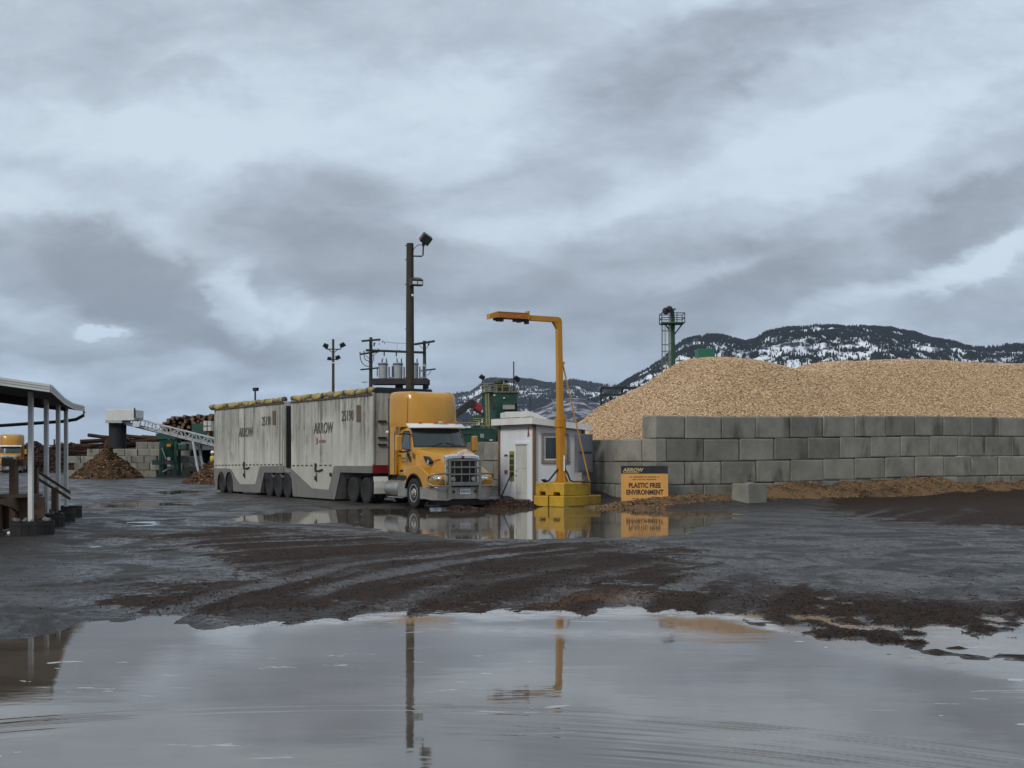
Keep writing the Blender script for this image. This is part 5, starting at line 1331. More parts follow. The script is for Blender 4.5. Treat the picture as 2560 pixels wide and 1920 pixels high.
# ================================================================== LEFT YARD: CONVEYOR, BLOCKS, LOGS, HEAPS
GRN = M('machine_green', (.010, .06, .042), .5, 0, .15, 3, dirt=(.05, .06, .045), damt=.4)
GRN2 = M('mill_green', (.010, .052, .034), .55, 0, .1, 2, dirt=(.03, .06, .045), damt=.4)
STEEL = M('pale_steel', (.40, .41, .42), .45, .3, .12, 4, dirt=(.22, .2, .18), damt=.4)
def make_conveyor():
    Y0 = 99.0; O = at(311, 1198, Y0); O.z = 0
    root = thing('stacking_conveyor', 'white truss conveyor with a black chute over the bark cone', 'conveyor', O)
    def P(u, v, dy=0): return at(u, v, Y0 + dy) - O
    hood = MB(); a = P(274, 1052); b = P(350, 1025)
    hood.prism([(a.x, a.z), (P(342, 1052).x, a.z), (b.x, P(0, 1046).z), (b.x, b.z - .02), (P(300, 1024).x, b.z + .06), (a.x + .02, b.z)], -1.0, 1.0, 'y').build('hood', M('hood_white', (.62, .62, .60), .5, 0, .05, 2, dirt=(.4, .39, .36), damt=.3), root, bevel=.03)
    MB().prism([(P(274, 0).x, P(0, 1058).z), (P(315, 0).x, P(0, 1058).z), (P(315, 0).x, P(0, 1051).z), (P(274, 0).x, P(0, 1051).z)], -1.05, 1.05, 'y').build('chute_collar', STEEL, root)
    n = 22; c = P(293, 1058); rings = []
    for z in np.linspace(P(0, 1119).z, P(0, 1058).z, 7):
        rings.append([(c.x + .66 * (1 + .05 * math.sin(5 * t)) * math.cos(t), .66 * math.sin(t), z) for t in [2 * math.pi * k / n for k in range(n)]])
    MB().loft(rings).build('rubber_chute', M('chute_rubber', (.007, .007, .009), .75, 0, .3, 3), root, smooth=True)
    A0, A1 = P(318, 1058), P(560, 1119); B0, B1 = P(322, 1042), P(560, 1102)
    tr = MB()
    for y in (-.55, .55):
        tr.box(((A0.x + A1.x) / 2, y, (A0.z + A1.z) / 2), ((A1 - A0).length, .10, .17), (0, math.atan2(A0.z - A1.z, A1.x - A0.x), 0))
    tr.build('belt_frame', STEEL, root)
    rl = MB(); N_ = 13
    for y in (-.62, .62):
        rl.cyl(Vector((B0.x, y, B0.z)), Vector((B1.x, y, B1.z)), .045, n=6)
        for i in range(N_ + 1):
            t = i / N_; pa = A0.lerp(A1, t); pb = B0.lerp(B1, t); pa.y = pb.y = y
            rl.cyl(pa, pb, .038, n=6)
            if i < N_ and i > 2:
                pc = (A0.lerp(A1, (i + 1) / N_) if i % 2 else B0.lerp(B1, (i + 1) / N_)); pc.y = y
                rl.cyl(pb if i % 2 else pa, pc, .03, n=6)
    rl.build('truss', STEEL, root)
    MB().box(((A0.x + A1.x) / 2, 0, (A0.z + A1.z) / 2 - .12), ((A1 - A0).length, .9, .06), (0, math.atan2(A0.z - A1.z, A1.x - A0.x), 0)).build('belt', BLK, root)
    lg = MB()
    for y in (-.7, .7): lg.cyl(Vector((P(488, 0).x, y, P(0, 1103).z)), Vector((P(504, 0).x, y * 1.4, P(0, 1185).z)), .10, n=8)
    lg.build('support_leg', STEEL, root)
    for y in (-.98, .98): MB().lathe([(.25, -.12), (.5, -.12), (.52, 0), (.5, .12), (.25, .12), (.004, .1)], (P(486, 0).x, y, .5), 'y', 18).build('wheel', TYRE, root)
    MB().box((P(488, 0).x, 0, .5), (.2, 2.2, .2)).build('axle_beam', DARKM, root)
    MB().box((P(347, 0).x, -1.1, P(0, 1034).z), (.09, .1, .8)).build('junction_post', DARKM, root)
    MB().box((P(350, 0).x, -.9, P(0, 1062).z), (.5, .3, .35)).build('drive_motor', LENS, root)
make_conveyor()
BP_ = heap_mat('brown_bark', (.040, .021, .011), (.115, .064, .032), (.05, .03, .018), 3.2)
BPL = island_mat('brown_bark_bits', [(.045, .024, .012), (.10, .055, .026), (.17, .10, .05), (.06, .033, .018), (.27, .18, .10), (.03, .016, .009)], .85)
p = gp(291, 1196); mound('bark_pile', (p.x, 99.6, -.02), 2.75, 2.5, 2.5, 0, BP_, BPL, 'cone of brown chipped bark under the black conveyor chute', 'bark pile', 41, 3600, (.10, .34), 1.0)
p = at(560, 1210, 79); _m2, _m2h = mound('bark_pile', (p.x, 80.6, -.02), 2.9, 2.6, 2.0, 0, BP_, BPL, 'brown bark heap partly hidden behind the rear trailer', 'bark pile', 47, 3000, (.10, .30), 1.0)
# small blocks of the left yard
def yard_wall(u0, v0, Y, ncol, nrow, dirx, diry, lw, name, skip=()):
    o = at(u0, v0, Y); h = .585
    for k in range(nrow):
        for i in range(ncol):
            if (i, k) in skip: continue
            c = (o.x + dirx * (i + .5 + (.5 if k % 2 else 0)) * lw, o.y + diry * (i + .5) * lw)
            rows = COURSE[k] if not (k == nrow - 1) else 'top'
            place_block(c, k * (h + .01), lw - .04, h, .6, math.atan2(diry, dirx), f'pale block, {name}, {rows} row, {ORD[i]} from its left end', 'small blocks in the left yard', .03)
yard_wall(172, 1193, 107, 7, 4, 1, .03, 1.05, 'wall left of the bark cone', {(0, 3), (2, 0), (3, 0)})
yard_wall(312, 1190, 109, 5, 5, 1, 0, 1.02, 'wall behind the conveyor chute', {(0, 4)})
yard_wall(443, 1187, 105, 2, 3, 1, .05, .92, 'short wall under the conveyor')
# green infeed machine
def make_machine():
    Y0 = 104.0; O = at(430, 1188, Y0); O.z = 0
    def P(u, v): return at(u, v, Y0) - O
    root = thing('infeed_machine', 'green steel hopper frame standing under the conveyor between block walls', 'machine', O)
    def bx(m, u0, v0, u1, v1, y=0, d=1.2):
        a, b = P(u0, v1), P(u1, v0); return m.box(((a.x + b.x) / 2, y, (a.z + b.z) / 2), (b.x - a.x, d, b.z - a.z))
    f = MB()
    for u in (403, 408, 440): bx(f, u, 1086, u + 6, 1188, -.5, .2)
    for u in (405, 441): bx(f, u, 1086, u + 6, 1188, .6, .2)
    bx(f, 396, 1084, 446, 1098, 0, 1.5); bx(f, 386, 1150, 442, 1162, 0, 1.4)
    f.build('frame', GRN, root)
    h = MB(); a, b = P(412, 1100), P(436, 1152)
    h.loft([[(P(410, 0).x, -.7, a.z), (P(440, 0).x, -.7, a.z), (P(440, 0).x, .7, a.z), (P(410, 0).x, .7, a.z)], [(P(418, 0).x, -.3, b.z), (P(434, 0).x, -.3, b.z), (P(434, 0).x, .3, b.z), (P(418, 0).x, .3, b.z)]]).build('hopper', GRN, root)
    bx(MB(), 424, 1110, 434, 1117, -.8, .2).build('yellow_motor', YEL, root)
    for v0, v1, mt in ((1143, 1151, WHITE), (1161, 1166, WHITE), (1154, 1160, REDL)): bx(MB(), 424 - (5 if mt is REDL else 0), v0, 432, v1, -.72, .04).build('warning_plate', mt, root)
    bx(MB(), 446, 1108, 470, 1126, 0, 1.0).build('side_chute', GRN, root, bevel=.1)
    MB().cyl(P(410, 1120) + Vector((0, -.6, 0)), P(420, 1148) + Vector((0, -.6, 0)), .05, n=6).cyl(P(412, 1180) + Vector((0, -.6, 0)), P(436, 1166) + Vector((0, -.6, 0)), .06, n=6).build('brace', STEEL, root)
    # upper hopper and operator's window box
    a, b = P(486, 1086), P(512, 1067)
    MB().box(((a.x + b.x) / 2, 1.5, (a.z + b.z) / 2 - .3), (b.x - a.x + .9, 1.2, b.z - a.z + 1.2)).build('upper_hopper', GRN, root)
    bx(MB(), 486, 1100, 545, 1106, 1.5, 1.6).build('walkway', GRN, root)
    c = MB(); bx(c, 508, 1052, 526, 1077, .6, 1.0); cb_ = c.build('control_cab', M('cab_white', (.52, .52, .48), .6), root)
    w_ = MB(); bx(w_, 516.4, 1052, 517.6, 1077, .08, .03); bx(w_, 508, 1064, 526, 1065.2, .075, .03); w_.build('window_bar', DARKM, cb_)
    bx(MB(), 515, 1078, 519, 1090, .6, .4).build('yellow_post', YEL, root)
    for u in (490, 530): bx(MB(), u, 1100, u + 3, 1188, 1.5, .3).build('tower_leg', GRN, root)
make_machine()
# grey open shed behind
p = at(520, 1186, 110); r_ = thing('open_shed', 'grey open-fronted shed with a dark interior beneath the conveyor', 'shed', (p.x, p.y, 0))
SHG = M('shed_grey', (.10, .10, .105), .7, 0, .1, 2)
MB().prism([(-1.9, 2.3), (2.6, 2.3), (2.6, 3.0), (-1.9, 3.0)], -.1, 3.6, 'y').build('roof', SHG, r_)
for (c, d) in (((-1.75, 1.8, 1.15), (.2, 3.5, 2.3)), ((2.5, 1.8, 1.15), (.2, 3.5, 2.3)), ((.4, 3.5, 1.15), (4.3, .15, 2.3))): MB().box(c, d).build('wall', M('shed_dark', (.022, .022, .027), .8), r_)

# log stacks: single logs, bark brown, cut ends paler
def log_mat():
    m, N, L, b = nt_of('bark_log'); v, r = objvec(N, L, True)
    n = tex_noise(N, L, v, 3, 6, .7, (1, 1, .3)); c = mixc(N, L, maprange(N, L, n, .3, .7), (.016, .009, .006), (.06, .030, .018))
    c = mixc(N, L, 1., c, mixc(N, L, r, (.5, .5, .5), (1.6, 1.5, 1.4)), 'MULTIPLY'); L.new(c, b.inputs['Base Color']); b.inputs['Roughness'].default_value = .85; setspec(b, .2); return m
LOGM = log_mat(); ENDM = M('log_end', (.19, .105, .052), .85, 0, .5, 2.2, rnd=True)
def log_mesh(r, l, seed):
    m = MB(); rr = random.Random(seed); n = 9
    rings = [[(r * (1 - .12 * t) * (1 + .1 * math.sin(3 * a + seed)) * math.cos(a) + .04 * math.sin(4 * t + seed), r * (1 - .12 * t) * (1 + .08 * math.sin(2 * a)) * math.sin(a), l * (t - .5)) for a in [2 * math.pi * k / n for k in range(n)]] for t in (0, .33, .66, 1)]
    m.loft(rings); bmesh.ops.recalc_face_normals(m.bm, faces=m.bm.faces)
    for f in m.bm.faces:
        if len(f.verts) > 4: f.material_index = 1
    me = bpy.data.meshes.new('log'); m.bm.to_mesh(me); m.bm.free(); me.materials.append(LOGM); me.materials.append(ENDM); return me
LOGS = [log_mesh(r, l, i) for i, (r, l) in enumerate(((.17, 4.2), (.13, 3.6), (.21, 4.6), (.15, 3.2), (.19, 4.0)))]
def log(p, rot, label, group):
    o = bpy.data.objects.new('log', random.choice(LOGS)); COL.objects.link(o); o.location = p; o.rotation_euler = rot
    return tag(o, label, 'log', group)
def log_stack(prof, Y, side, label, group, step=.46, depth=0, zmin=1.0):
    """prof: photo outline of the stack top; side=False shows the cut ends, True shows logs lying along the face"""
    us = [p[0] for p in prof]; vs = [p[1] for p in prof]
    o0, o1 = at(us[0], 1140, Y), at(us[-1], 1140, Y)
    cnt = 0
    if not side:
        x = o0.x
        while x < o1.x:
            u = 1280 + x / Y * FPX; top = at(u, np.interp(u, us, vs), Y).z
            z = zmin + random.uniform(0, .2)
            while z < top:
                log((x + random.uniform(-.12, .12), Y + random.uniform(-.5, .9), z), (R(90) + random.uniform(-.05, .05), random.uniform(0, 6), random.uniform(-.08, .08)), label, group); z += step * random.uniform(.85, 1.1); cnt += 1
            x += step
    else:
        zt = max(at(0, v, Y).z for v in vs); z = zmin
        while z < zt:
            x = o0.x + 1.5
            while x < o1.x + .8:
                u = 1280 + x / Y * FPX; top = at(u, np.interp(u, us, vs), Y).z
                if z <= top + .1: log((x + random.uniform(-1, 1), Y + random.uniform(-.4, .5) + (z - zmin) * .35, z), (random.uniform(-.10, .10), R(90) + random.uniform(-.12, .12), random.uniform(-.5, .5)), label, group); cnt += 1
                x += 2.2
            z += .33
    return cnt
n1 = log_stack([(412, 1062), (425, 1052), (440, 1047), (455, 1043), (480, 1040), (510, 1039), (560, 1037)], 121, False, 'one of the brown logs in the tall stack behind the conveyor truss', 'logs in the tall stack', .36, zmin=2.3)
n2 = log_stack([(236, 1121), (250, 1106), (275, 1094), (310, 1086), (330, 1092), (352, 1096), (372, 1088), (400, 1088), (420, 1092)], 119, True, 'one of the dark logs lying lengthwise in the low stack behind the block wall', 'logs in the low stack', zmin=1.9)
n3 = log_stack([(165, 1112), (185, 1106), (200, 1107), (225, 1114), (240, 1118)], 128, True, 'one of the dark logs in the small stack left of the block wall', 'logs in the small stack', zmin=1.2)
print('logs', n1, n2, n3)
def core(name, prof, Y, depth, label, cat, seed, mat, lit, csz, zb=-.3, n=1400):
    """a heap with an uneven crest given by its outline, falling away to the front and back"""
    us = np.array([p[0] for p in prof], float); vs = np.array([p[1] for p in prof], float)
    xs = np.linspace(at(us[0], 0, Y).x, at(us[-1], 0, Y).x, 120); ds = np.linspace(-depth, depth, 70)
    def hh(x, d):
        u = 1280 + x / Y * FPX; H_ = EYE - (np.interp(u, us, vs) - 1140) * Y / FPX
        k = sstep(1.0, .05, np.abs(d) / depth) 
        return np.maximum(zb, zb + (H_ - zb) * k * (1 + .0 * d) + (fbm(x * .8, d * .8, seed, 5) - .5) * 1.0 * k)
    X, D = np.meshgrid(xs, ds, indexing='ij'); Z = hh(X, D)
    me = np_mesh(name, np.stack([X, Y + D, Z], -1).reshape(-1, 3), grid_faces(120, 70), mat); o = bpy.data.objects.new(name, me); COL.objects.link(o); tag(o, label, cat)
    x = rng.uniform(xs[0], xs[-1], n); d = rng.uniform(-depth, .2, n)
    f = flakes('loose_bits', np.stack([x, Y + d, hh(x, d) + .03], -1), csz, lit, .7); f['kind'] = 'stuff'; f.parent = o
DBK = heap_mat('dark_slash', (.014, .009, .007), (.045, .024, .015), (.02, .013, .01), 2.5)
core('slash_heap', [(56, 1130), (64, 1114), (75, 1112), (95, 1112), (112, 1120), (122, 1124), (140, 1113), (160, 1112), (175, 1110), (205, 1120), (232, 1150)], 140, 5, 'dark heap of bark slash behind the canopy posts', 'slash heap', 55, DBK, REDL_, (.15, .55), n=3000)
core('slash_heap', [(200, 1190), (225, 1140), (236, 1124), (250, 1112), (275, 1102), (310, 1094), (330, 1099), (352, 1102), (372, 1096), (400, 1096), (425, 1090), (450, 1110)], 121.5, 4, 'long dark heap of bark slash under the low log stack behind the conveyor', 'slash heap', 57, DBK, REDL_, (.15, .5), n=2500)
core('slash_heap', [(405, 1130), (415, 1072), (440, 1060), (480, 1054), (560, 1050), (640, 1060)], 124.5, 3, 'dark core of the tall log stack behind the conveyor', 'slash heap', 59, DBK, REDL_, (.15, .4), n=600)
# worker at the heap behind the rear trailer
def make_person(loc, rz):
    root = thing('person', 'worker in white hard hat and yellow vest behind the rear trailer', 'person', loc, rz)
    V = [(0, 0, .95), (0, 0, 1.15), (0, 0, 1.38), (0, 0, 1.50), (0, .02, 1.60), (0, .02, 1.70), (.20, 0, 1.40), (.30, .02, 1.14), (.30, .16, .96), (.31, .22, .90), (-.20, 0, 1.40), (-.30, .02, 1.14), (-.28, .14, .95), (-.29, .20, .89), (.10, 0, .90), (.12, .03, .50), (.12, 0, .09), (.13, .15, .04), (-.10, 0, .90), (-.12, .03, .50), (-.12, 0, .09), (-.13, .15, .04)]
    Eg = [(0, 1), (1, 2), (2, 3), (3, 4), (4, 5), (2, 6), (6, 7), (7, 8), (8, 9), (2, 10), (10, 11), (11, 12), (12, 13), (0, 14), (14, 15), (15, 16), (16, 17), (0, 18), (18, 19), (19, 20), (20, 21)]
    Rr = [.15, .14, .17, .065, .09, .085, .075, .05, .04, .035, .075, .05, .04, .035, .10, .07, .05, .045, .10, .07, .05, .045]
    me = bpy.data.meshes.new('body'); me.from_pydata(V, Eg, []); o = bpy.data.objects.new('body', me); COL.objects.link(o); o.parent = root
    sk = o.modifiers.new('skin', 'SKIN'); ly = me.skin_vertices[0].data if me.skin_vertices else None
    if ly is None: me.skin_vertices.new(); ly = me.skin_vertices[0].data
    for i, r in enumerate(Rr): ly[i].radius = (r, r * .8); ly[i].use_root = (i == 0)
    o.modifiers.new('sub', 'SUBSURF').levels = 1; me.materials.append(M('work_clothes', (.03, .03, .04), .8))
    MB().loft([[(1.12 * w_ * math.cos(t), .75 * w_ * math.sin(t), z) for t in [2 * math.pi * k / 14 for k in range(14)]] for w_, z in ((.17, .92), (.165, 1.12), (.20, 1.36), (.15, 1.47))]).build('safety_vest', M('vest_yellow', (.50, .40, .04), .6), root)
    MB().lathe([(.004, .14), (.07, .13), (.11, .07), (.125, 0), (.16, -.005), (.16, -.02), (.12, -.02)], (0, .02, 1.68), 'z', 16).build('hard_hat', M('hat_white', (.8, .8, .8), .4), root, smooth=True)
    MB().lathe([(.004, .11), (.07, .09), (.085, .02), (.08, -.05), (.045, -.12), (.004, -.13)], (0, .03, 1.62), 'z', 14).build('face', M('skin_tone', (.42, .26, .19), .6), root, smooth=True)
    MB().lathe([(.004, .02), (.02, .0)], (0, .118, 1.60), 'y', 8).build('nose', M('skin_tone', (.42, .26, .19)), root)
p = at(532, 1140, 82.4); lx, ly_ = p.x - _m2.location.x, 82.4 - _m2.location.y
make_person((p.x, 82.4, float(_m2h(np.array([lx]), np.array([ly_]))[0]) - .06), R(140))

# ================================================================== POLES AND TRANSFORMERS
PT = M('weathered_pole', (.06, .045, .03), .85, 0, .25, 3, dirt=(.05, .06, .025), damt=.3)
XARM = M('green_crossarm', (.03, .045, .035), .8, 0, .2, 4)
TRG = M('transformer_grey', (.36, .39, .40), .45, .1, .06, 3)
def flood(parent, c, rot, s=1.0):
    l = MB().box(c, (.5 * s, .30 * s, .34 * s), rot, taper=.8).build('flood_lamp', LAMPB, parent)
def make_lightpole():
    b = at(833, 1190, 108); root = thing('yard_light_pole', 'slim pole with four flood lamps, rising over the lead trailer', 'light pole', (b.x, b.y, 0))
    H_ = at(0, 848, 108).z
    MB().cyl((0, 0, 0), (0, 0, H_), .16, .10, 10).build('pole_shaft', PT, root)
    a = MB(); z1 = at(0, 873, 108).z; z2 = at(0, 899, 108).z
    a.tube([(-.72, 0, z1 + .12), (-.5, 0, z1), (.62, 0, z1), (.70, 0, z1 + .2)], .05, 6).cyl((-.42, 0, z1), (0, 0, z1 - .35), .035, n=6).cyl((.42, 0, z1), (0, 0, z1 - .35), .035, n=6).tube([(-.3, 0, z2), (.4, 0, z2), (.45, 0, z2 + .1)], .045, 6)
    a.build('bracket', LAMPB, root)
    flood(root, (-.62, 0, z1 + .30), (.3, .35, .3), .95); flood(root, (.78, 0, z1 + .36), (.3, -.5, .3), .95); flood(root, (-.30, -.1, z2 + .08), (.3, .1, .3), .75); flood(root, (.40, -.1, z2 + .18), (.3, -.4, .3), .85)
    MB().box((.10, -.2, z2 - .28), (.30, .12, .10)).build('white_box', WHITE, root)
make_lightpole()
def make_substation():
    Y0 = 95.0; O = at(995, 1197, Y0); O.z = 0
    root = thing('transformer_platform', 'two-pole timber platform with crossarms and wires behind the yellow tractor', 'pole structure', O)
    def P(u, v, dy=0): return at(u, v, Y0 + dy) - O
    k = 240 / 2212
    def Q(x, y, dy=0): return P(880 + x * k, 820 + y * k, dy)
    pl = MB(); t = Q(435, 215); pl.cyl((t.x - .04, 0, 0), t, .17, .12, 12).build('pole', PT, root)
    t2 = Q(1668, 295, 1.0); MB().cyl((t2.x + .06, 1.0, 0), t2, .17, .12, 12).build('pole', PT, root)
    def bar(x0, y0, x1, y1, w, name='crossarm', d0=0, d1=0, mat=XARM): MB().cyl(Q(x0, y0, d0), Q(x1, y1, d1), w, n=6).build(name, mat, root)
    bar(235, 300, 640, 265, .085, d0=-1.0, d1=1.2); bar(320, 512, 1660, 565, .10, d0=-.1, d1=.9); bar(190, 605, 610, 540, .075, d0=-1.2, d1=.9); bar(205, 960, 640, 915, .065, d0=-1.2, d1=.9)
    bar(1450, 375, 1890, 305, .095, d0=-.2, d1=2.2); bar(1600, 985, 1915, 945, .065, d0=.4, d1=2.0); bar(235, 1252, 350, 1245, .03, d0=-1, d1=-.5)
    b_ = MB()
    for (x0, y0, x1, y1) in ((490, 420, 540, 335), (470, 640, 620, 545), (310, 625, 405, 715), (1545, 400, 1640, 480), (1710, 480, 1790, 360), (1740, 1095, 1830, 985)): b_.cyl(Q(x0, y0), Q(x1, y1), .025, n=6)
    b_.build('arm_brace', XARM, root)
    w_ = MB()
    w_.tube([Q(185, 610), Q(190, 700), Q(230, 800), Q(300, 870), Q(390, 885)], .032, 6).tube([Q(275, 600), Q(285, 690), Q(320, 740), Q(380, 760), Q(400, 800)], .03, 6).tube([Q(505, 620), Q(500, 740), Q(470, 800)], .03, 6)
    w_.tube([Q(730, 318, .5), Q(1000, 345, .7), Q(1260, 356, .9), Q(1480, 372, 1)], .014, 5).tube([Q(755, 320, .5), Q(755, 375, .5)], .02, 5).tube([Q(630, 335), Q(625, 395)], .02, 5).tube([Q(1040, 350, .7), Q(1038, 545, .5)], .01, 5).tube([Q(740, 655), Q(700, 780)], .01, 5).tube([Q(1020, 655), Q(1038, 780)], .01, 5)
    w_.build('cable', LAMPB, root)
    i_ = MB()
    for x, y in ((185, 570), (278, 540), (605, 490), (815, 520), (1092, 525), (560, 272), (625, 275), (710, 308)): i_.cyl(Q(x, y + 25), Q(x, y - 22), .05, .03, 7)
    for x, y in ((742, 560), (1022, 565), (512, 335), (1760, 320)): i_.cyl(Q(x, y), Q(x, y + 85), .055, .045, 7)
    i_.build('insulator', LAMPB, root)
    a, b = Q(450, 1270, .4), Q(1780, 1275, .6)
    d = MB(); 
    for y in (-.35, 1.3): d.box(((a.x + b.x) / 2, y, (a.z + b.z) / 2 + .1), (b.x - a.x, .14, .42))
    d.box(((a.x + b.x) / 2, .45, a.z + .24), (b.x - a.x - .1, 1.6, .10)); d.box((Q(1075, 0).x, .4, a.z - .28), (.55, .4, .30)); d.box((Q(1690, 0).x, .4, a.z - .28), (.42, .4, .30))
    d.build('platform_deck', M('platform_dark', (.022, .020, .022), .7), root)
    zb = a.z + .29
    lab = ['grey transformer drum next to the thin left pole of the platform', 'middle grey transformer drum of three on the timber platform', 'grey transformer drum mostly hidden behind the thick dark pole']
    for i, x in enumerate((715, 1060, 1420)):
        c = Q(x, 0, .45); z = zb; r = thing('transformer', lab[i], 'transformer', O + Vector((c.x, .45, zb)), 0, 'transformers on the platform')
        if i == 0:
            MB().lathe([(.004, 0), (.32, 0), (.33, .05), (.34, .9), (.36, 1.10), (.375, 1.18), (.30, 1.24), (.004, 1.26)], (0, 0, 0), 'z', 22).build('drum', TRG, r, smooth=True)
            MB().lathe([(.36, 1.08), (.39, 1.08), (.39, 1.16), (.36, 1.16)], (0, 0, 0), 'z', 22).build('lid_band', M('band_blue', (.05, .07, .10), .5), r)
            for xx in (-.06, .26): MB().lathe([(.05, 0), (.06, .06), (.035, .1), (.055, .15), (.03, .2), (.045, .24), (.015, .34), (.004, .36)], (xx, -.05, 1.22), 'z', 10).build('bushing', LAMPB, r)
            f_ = MB()
            for t in (.12, .62): f_.box((.12 + t * .55, -.25 + t * .3, .5), (.12, .16, .85))
            f_.build('cooling_fin', M('fin_grey', (.17, .18, .19), .5), r)
            q_ = MB().box((.78, 0, .58), (.26, .30, 1.0)).build('side_radiator', TRG, r, bevel=.03); MB().box((.78, -.16, .56), (.16, .03, .80)).build('radiator_face', M('fin_dark', (.03, .04, .055), .6), q_)
            MB().box((.6, 0, .12), (.3, .08, .06)).build('pipe', LAMPB, r); MB().box((-.42, -.1, .55), (.06, .1, .7)).build('hanger', LAMPB, r)
            T0 = r
        else:
            for ch in list(T0.children): copy_tree(ch, r)
make_substation()
b = at(638, 1187, 128); r_ = thing('yard_light_pole', 'short far pole with one square flood lamp, seen above the rear trailer', 'light pole', (b.x, b.y, 0))
h_ = at(0, 978, 128).z; MB().cyl((0, 0, 0), (0, 0, h_), .12, .09, 8).build('pole_shaft', PT, r_); MB().box((.04, 0, h_ + .18), (.52, .3, .34)).build('flood_lamp', LAMPB, r_); MB().box((.26, 0, h_ + .2), (.16, .3, .3), (0, .3, 0)).build('flood_lamp', LAMPB, r_)
b = at(136, 1185, 170); r_ = thing('utility_pole', 'tiny far utility pole with crossarms between the canopy posts', 'utility pole', (b.x, b.y, 0))
h_ = at(0, 1098, 170).z; MB().cyl((0, 0, 0), (0, 0, h_), .16, .12, 8).build('pole_shaft', PT, r_); MB().box((0, 0, h_ - .8), (2.0, .14, .14)).box((0, 0, h_ - 1.5), (1.5, .14, .14)).build('crossarm', PT, r_)

# ================================================================== MILL BUILDINGS BEHIND
YRL = M('yellow_rail', (.17, .16, .055), .5)
def make_mill():
    Y0 = 120.0; O = at(1250, 1180, Y0); O.z = 0; k = .14464
    root = thing('mill_building', 'green steel mill tower with yellow ladders and railings behind the hut', 'mill building', O)
    def Q(x, y, dy=0): return at(1130 + x * k, 880 + y * k, Y0 + dy) - O
    a, b, c = Q(525, 715), Q(770, 700), Q(1125, 700)
    zt = b.z
    MB().prism([(a.x, 1.6), (b.x, 0), (c.x, .4), (c.x, 3.4), (a.x, 3.6)], 0, zt, 'z').build('tower_wall', GRN2, root)
    MB().prism([(a.x - .1, 1.5), (b.x, -.12), (c.x + .12, .28), (c.x + .12, 3.5), (a.x - .1, 3.7)], zt, zt + .12, 'z').build('roof_edge', YRL, root)
    MB().prism([(Q(60, 0).x, -4.6), (Q(760, 0).x, -3.8), (Q(760, 0).x, -.3), (Q(60, 0).x, -.4)], 0, Q(0, 1345).z, 'z').build('hall_wall', GRN2, root)
    MB().prism([(Q(60, 0).x, -4.75), (Q(640, 0).x, -3.95), (Q(640, 0).x, -.3), (Q(60, 0).x, -.4)], Q(0, 1345).z, Q(0, 1325).z, 'z').build('hall_roof', M('roof_green', (.03, .09, .06), .6), root)
    bx = lambda n_, x0, y0, x1, y1, dy, d, mt, par=None: MB().box(((Q(x0, 0).x + Q(x1, 0).x) / 2, dy, (Q(0, y0).z + Q(0, y1).z) / 2), (Q(x1, 0).x - Q(x0, 0).x, d, Q(0, y0).z - Q(0, y1).z)).build(n_, mt, root)
    bx('light_panel', 510, 1430, 570, 1495, -4.75, .5, STEEL); bx('white_vent', 660, 1520, 715, 1545, -4.4, .4, WHITE)
    bx('tower_panel', 690, 850, 740, 975, .35, .3, M('dull_brown', (.07, .055, .045), .7))
    bx('wall_lamp', 715, 735, 750, 758, .2, .3, WHITE); bx('wall_lamp', 885, 785, 915, 805, .05, .2, WHITE)
    bx('lean_to', 880, 905, 1085, 1000, -1.0, 1.6, M('lean_to_grey', (.30, .29, .26), .6)); bx('lean_to_roof', 870, 885, 1090, 910, -1.0, 1.8, GRN2)
    bx('dark_box', 1085, 890, 1135, 960, -.5, 1.2, DARKM)
    r = MB()
    for y in (565, 605): r.cyl(Q(775, y, -.05), Q(1000, y - 2, .3), .05, n=6)
    for x in (775, 875, 992): r.cyl(Q(x, 705), Q(x, 560), .055, n=6)
    r.cyl(Q(535, 570, 1.5), Q(775, 565), .045, n=6).cyl(Q(535, 640, 1.5), Q(775, 605), .045, n=6)
    for x in (540, 610, 690): r.cyl(Q(x, 712, 1.0), Q(x, 560, 1.0), .04, n=6)
    r.build('roof_railing', YRL, root)
    cg = MB()
    for i, x in enumerate((545, 575, 605, 640, 670)):
        for y in (545, 590, 640, 685): cg.lathe([(.28, -.02), (.33, -.02), (.33, .02), (.28, .02)], Q(x, y, .4), 'z', 10) if i % 2 == 0 else None
    cg.build('ladder_cage', M('pale_yellow', (.36, .34, .2), .5), root)
    l = MB()
    for x0, x1 in ((585, 600), (632, 648)): l.cyl(Q(x0, 720, .2), Q(x1, 1290, -4.6), .06, n=6)
    for i in range(22):
        y = 735 + i * 26; xx = 585 + 15 * (y - 720) / 570; d_ = .2 - 4.8 * (y - 720) / 570
        l.cyl(Q(xx, y, d_), Q(xx + 47, y, d_), .04, n=6)
    l.build('ladder', YRL, root)
    g = MB()
    for x0, y0, x1, y1 in ((60, 1225, 600, 1225), (60, 1275, 600, 1270), (370, 1150, 560, 1150), (370, 1190, 560, 1185), (600, 1290, 770, 1450), (640, 1240, 770, 1360), (480, 1180, 560, 1310), (560, 1150, 640, 1310)): g.cyl(Q(x0, y0, -3), Q(x1, y1, -3.2), .055, n=6)
    for x in (90, 200, 330, 490, 540, 600): g.cyl(Q(x, 1330, -3), Q(x, 1150 if x > 350 else 1215, -3), .055, n=6)
    g.build('walkway_railing', YRL, root)
    bx('walkway_beam', 375, 1115, 600, 1150, -2.0, 1.0, GRN2); bx('catwalk_deck', 360, 1160, 520, 1210, -2.0, 1.0, M('deck_olive', (.06, .075, .02), .7)); bx('dark_opening', 365, 1265, 500, 1320, -2.2, .8, DARKM)
    bx('chimney_pipe', 1057, 150, 1078, 690, 1.2, .28, DARKM)
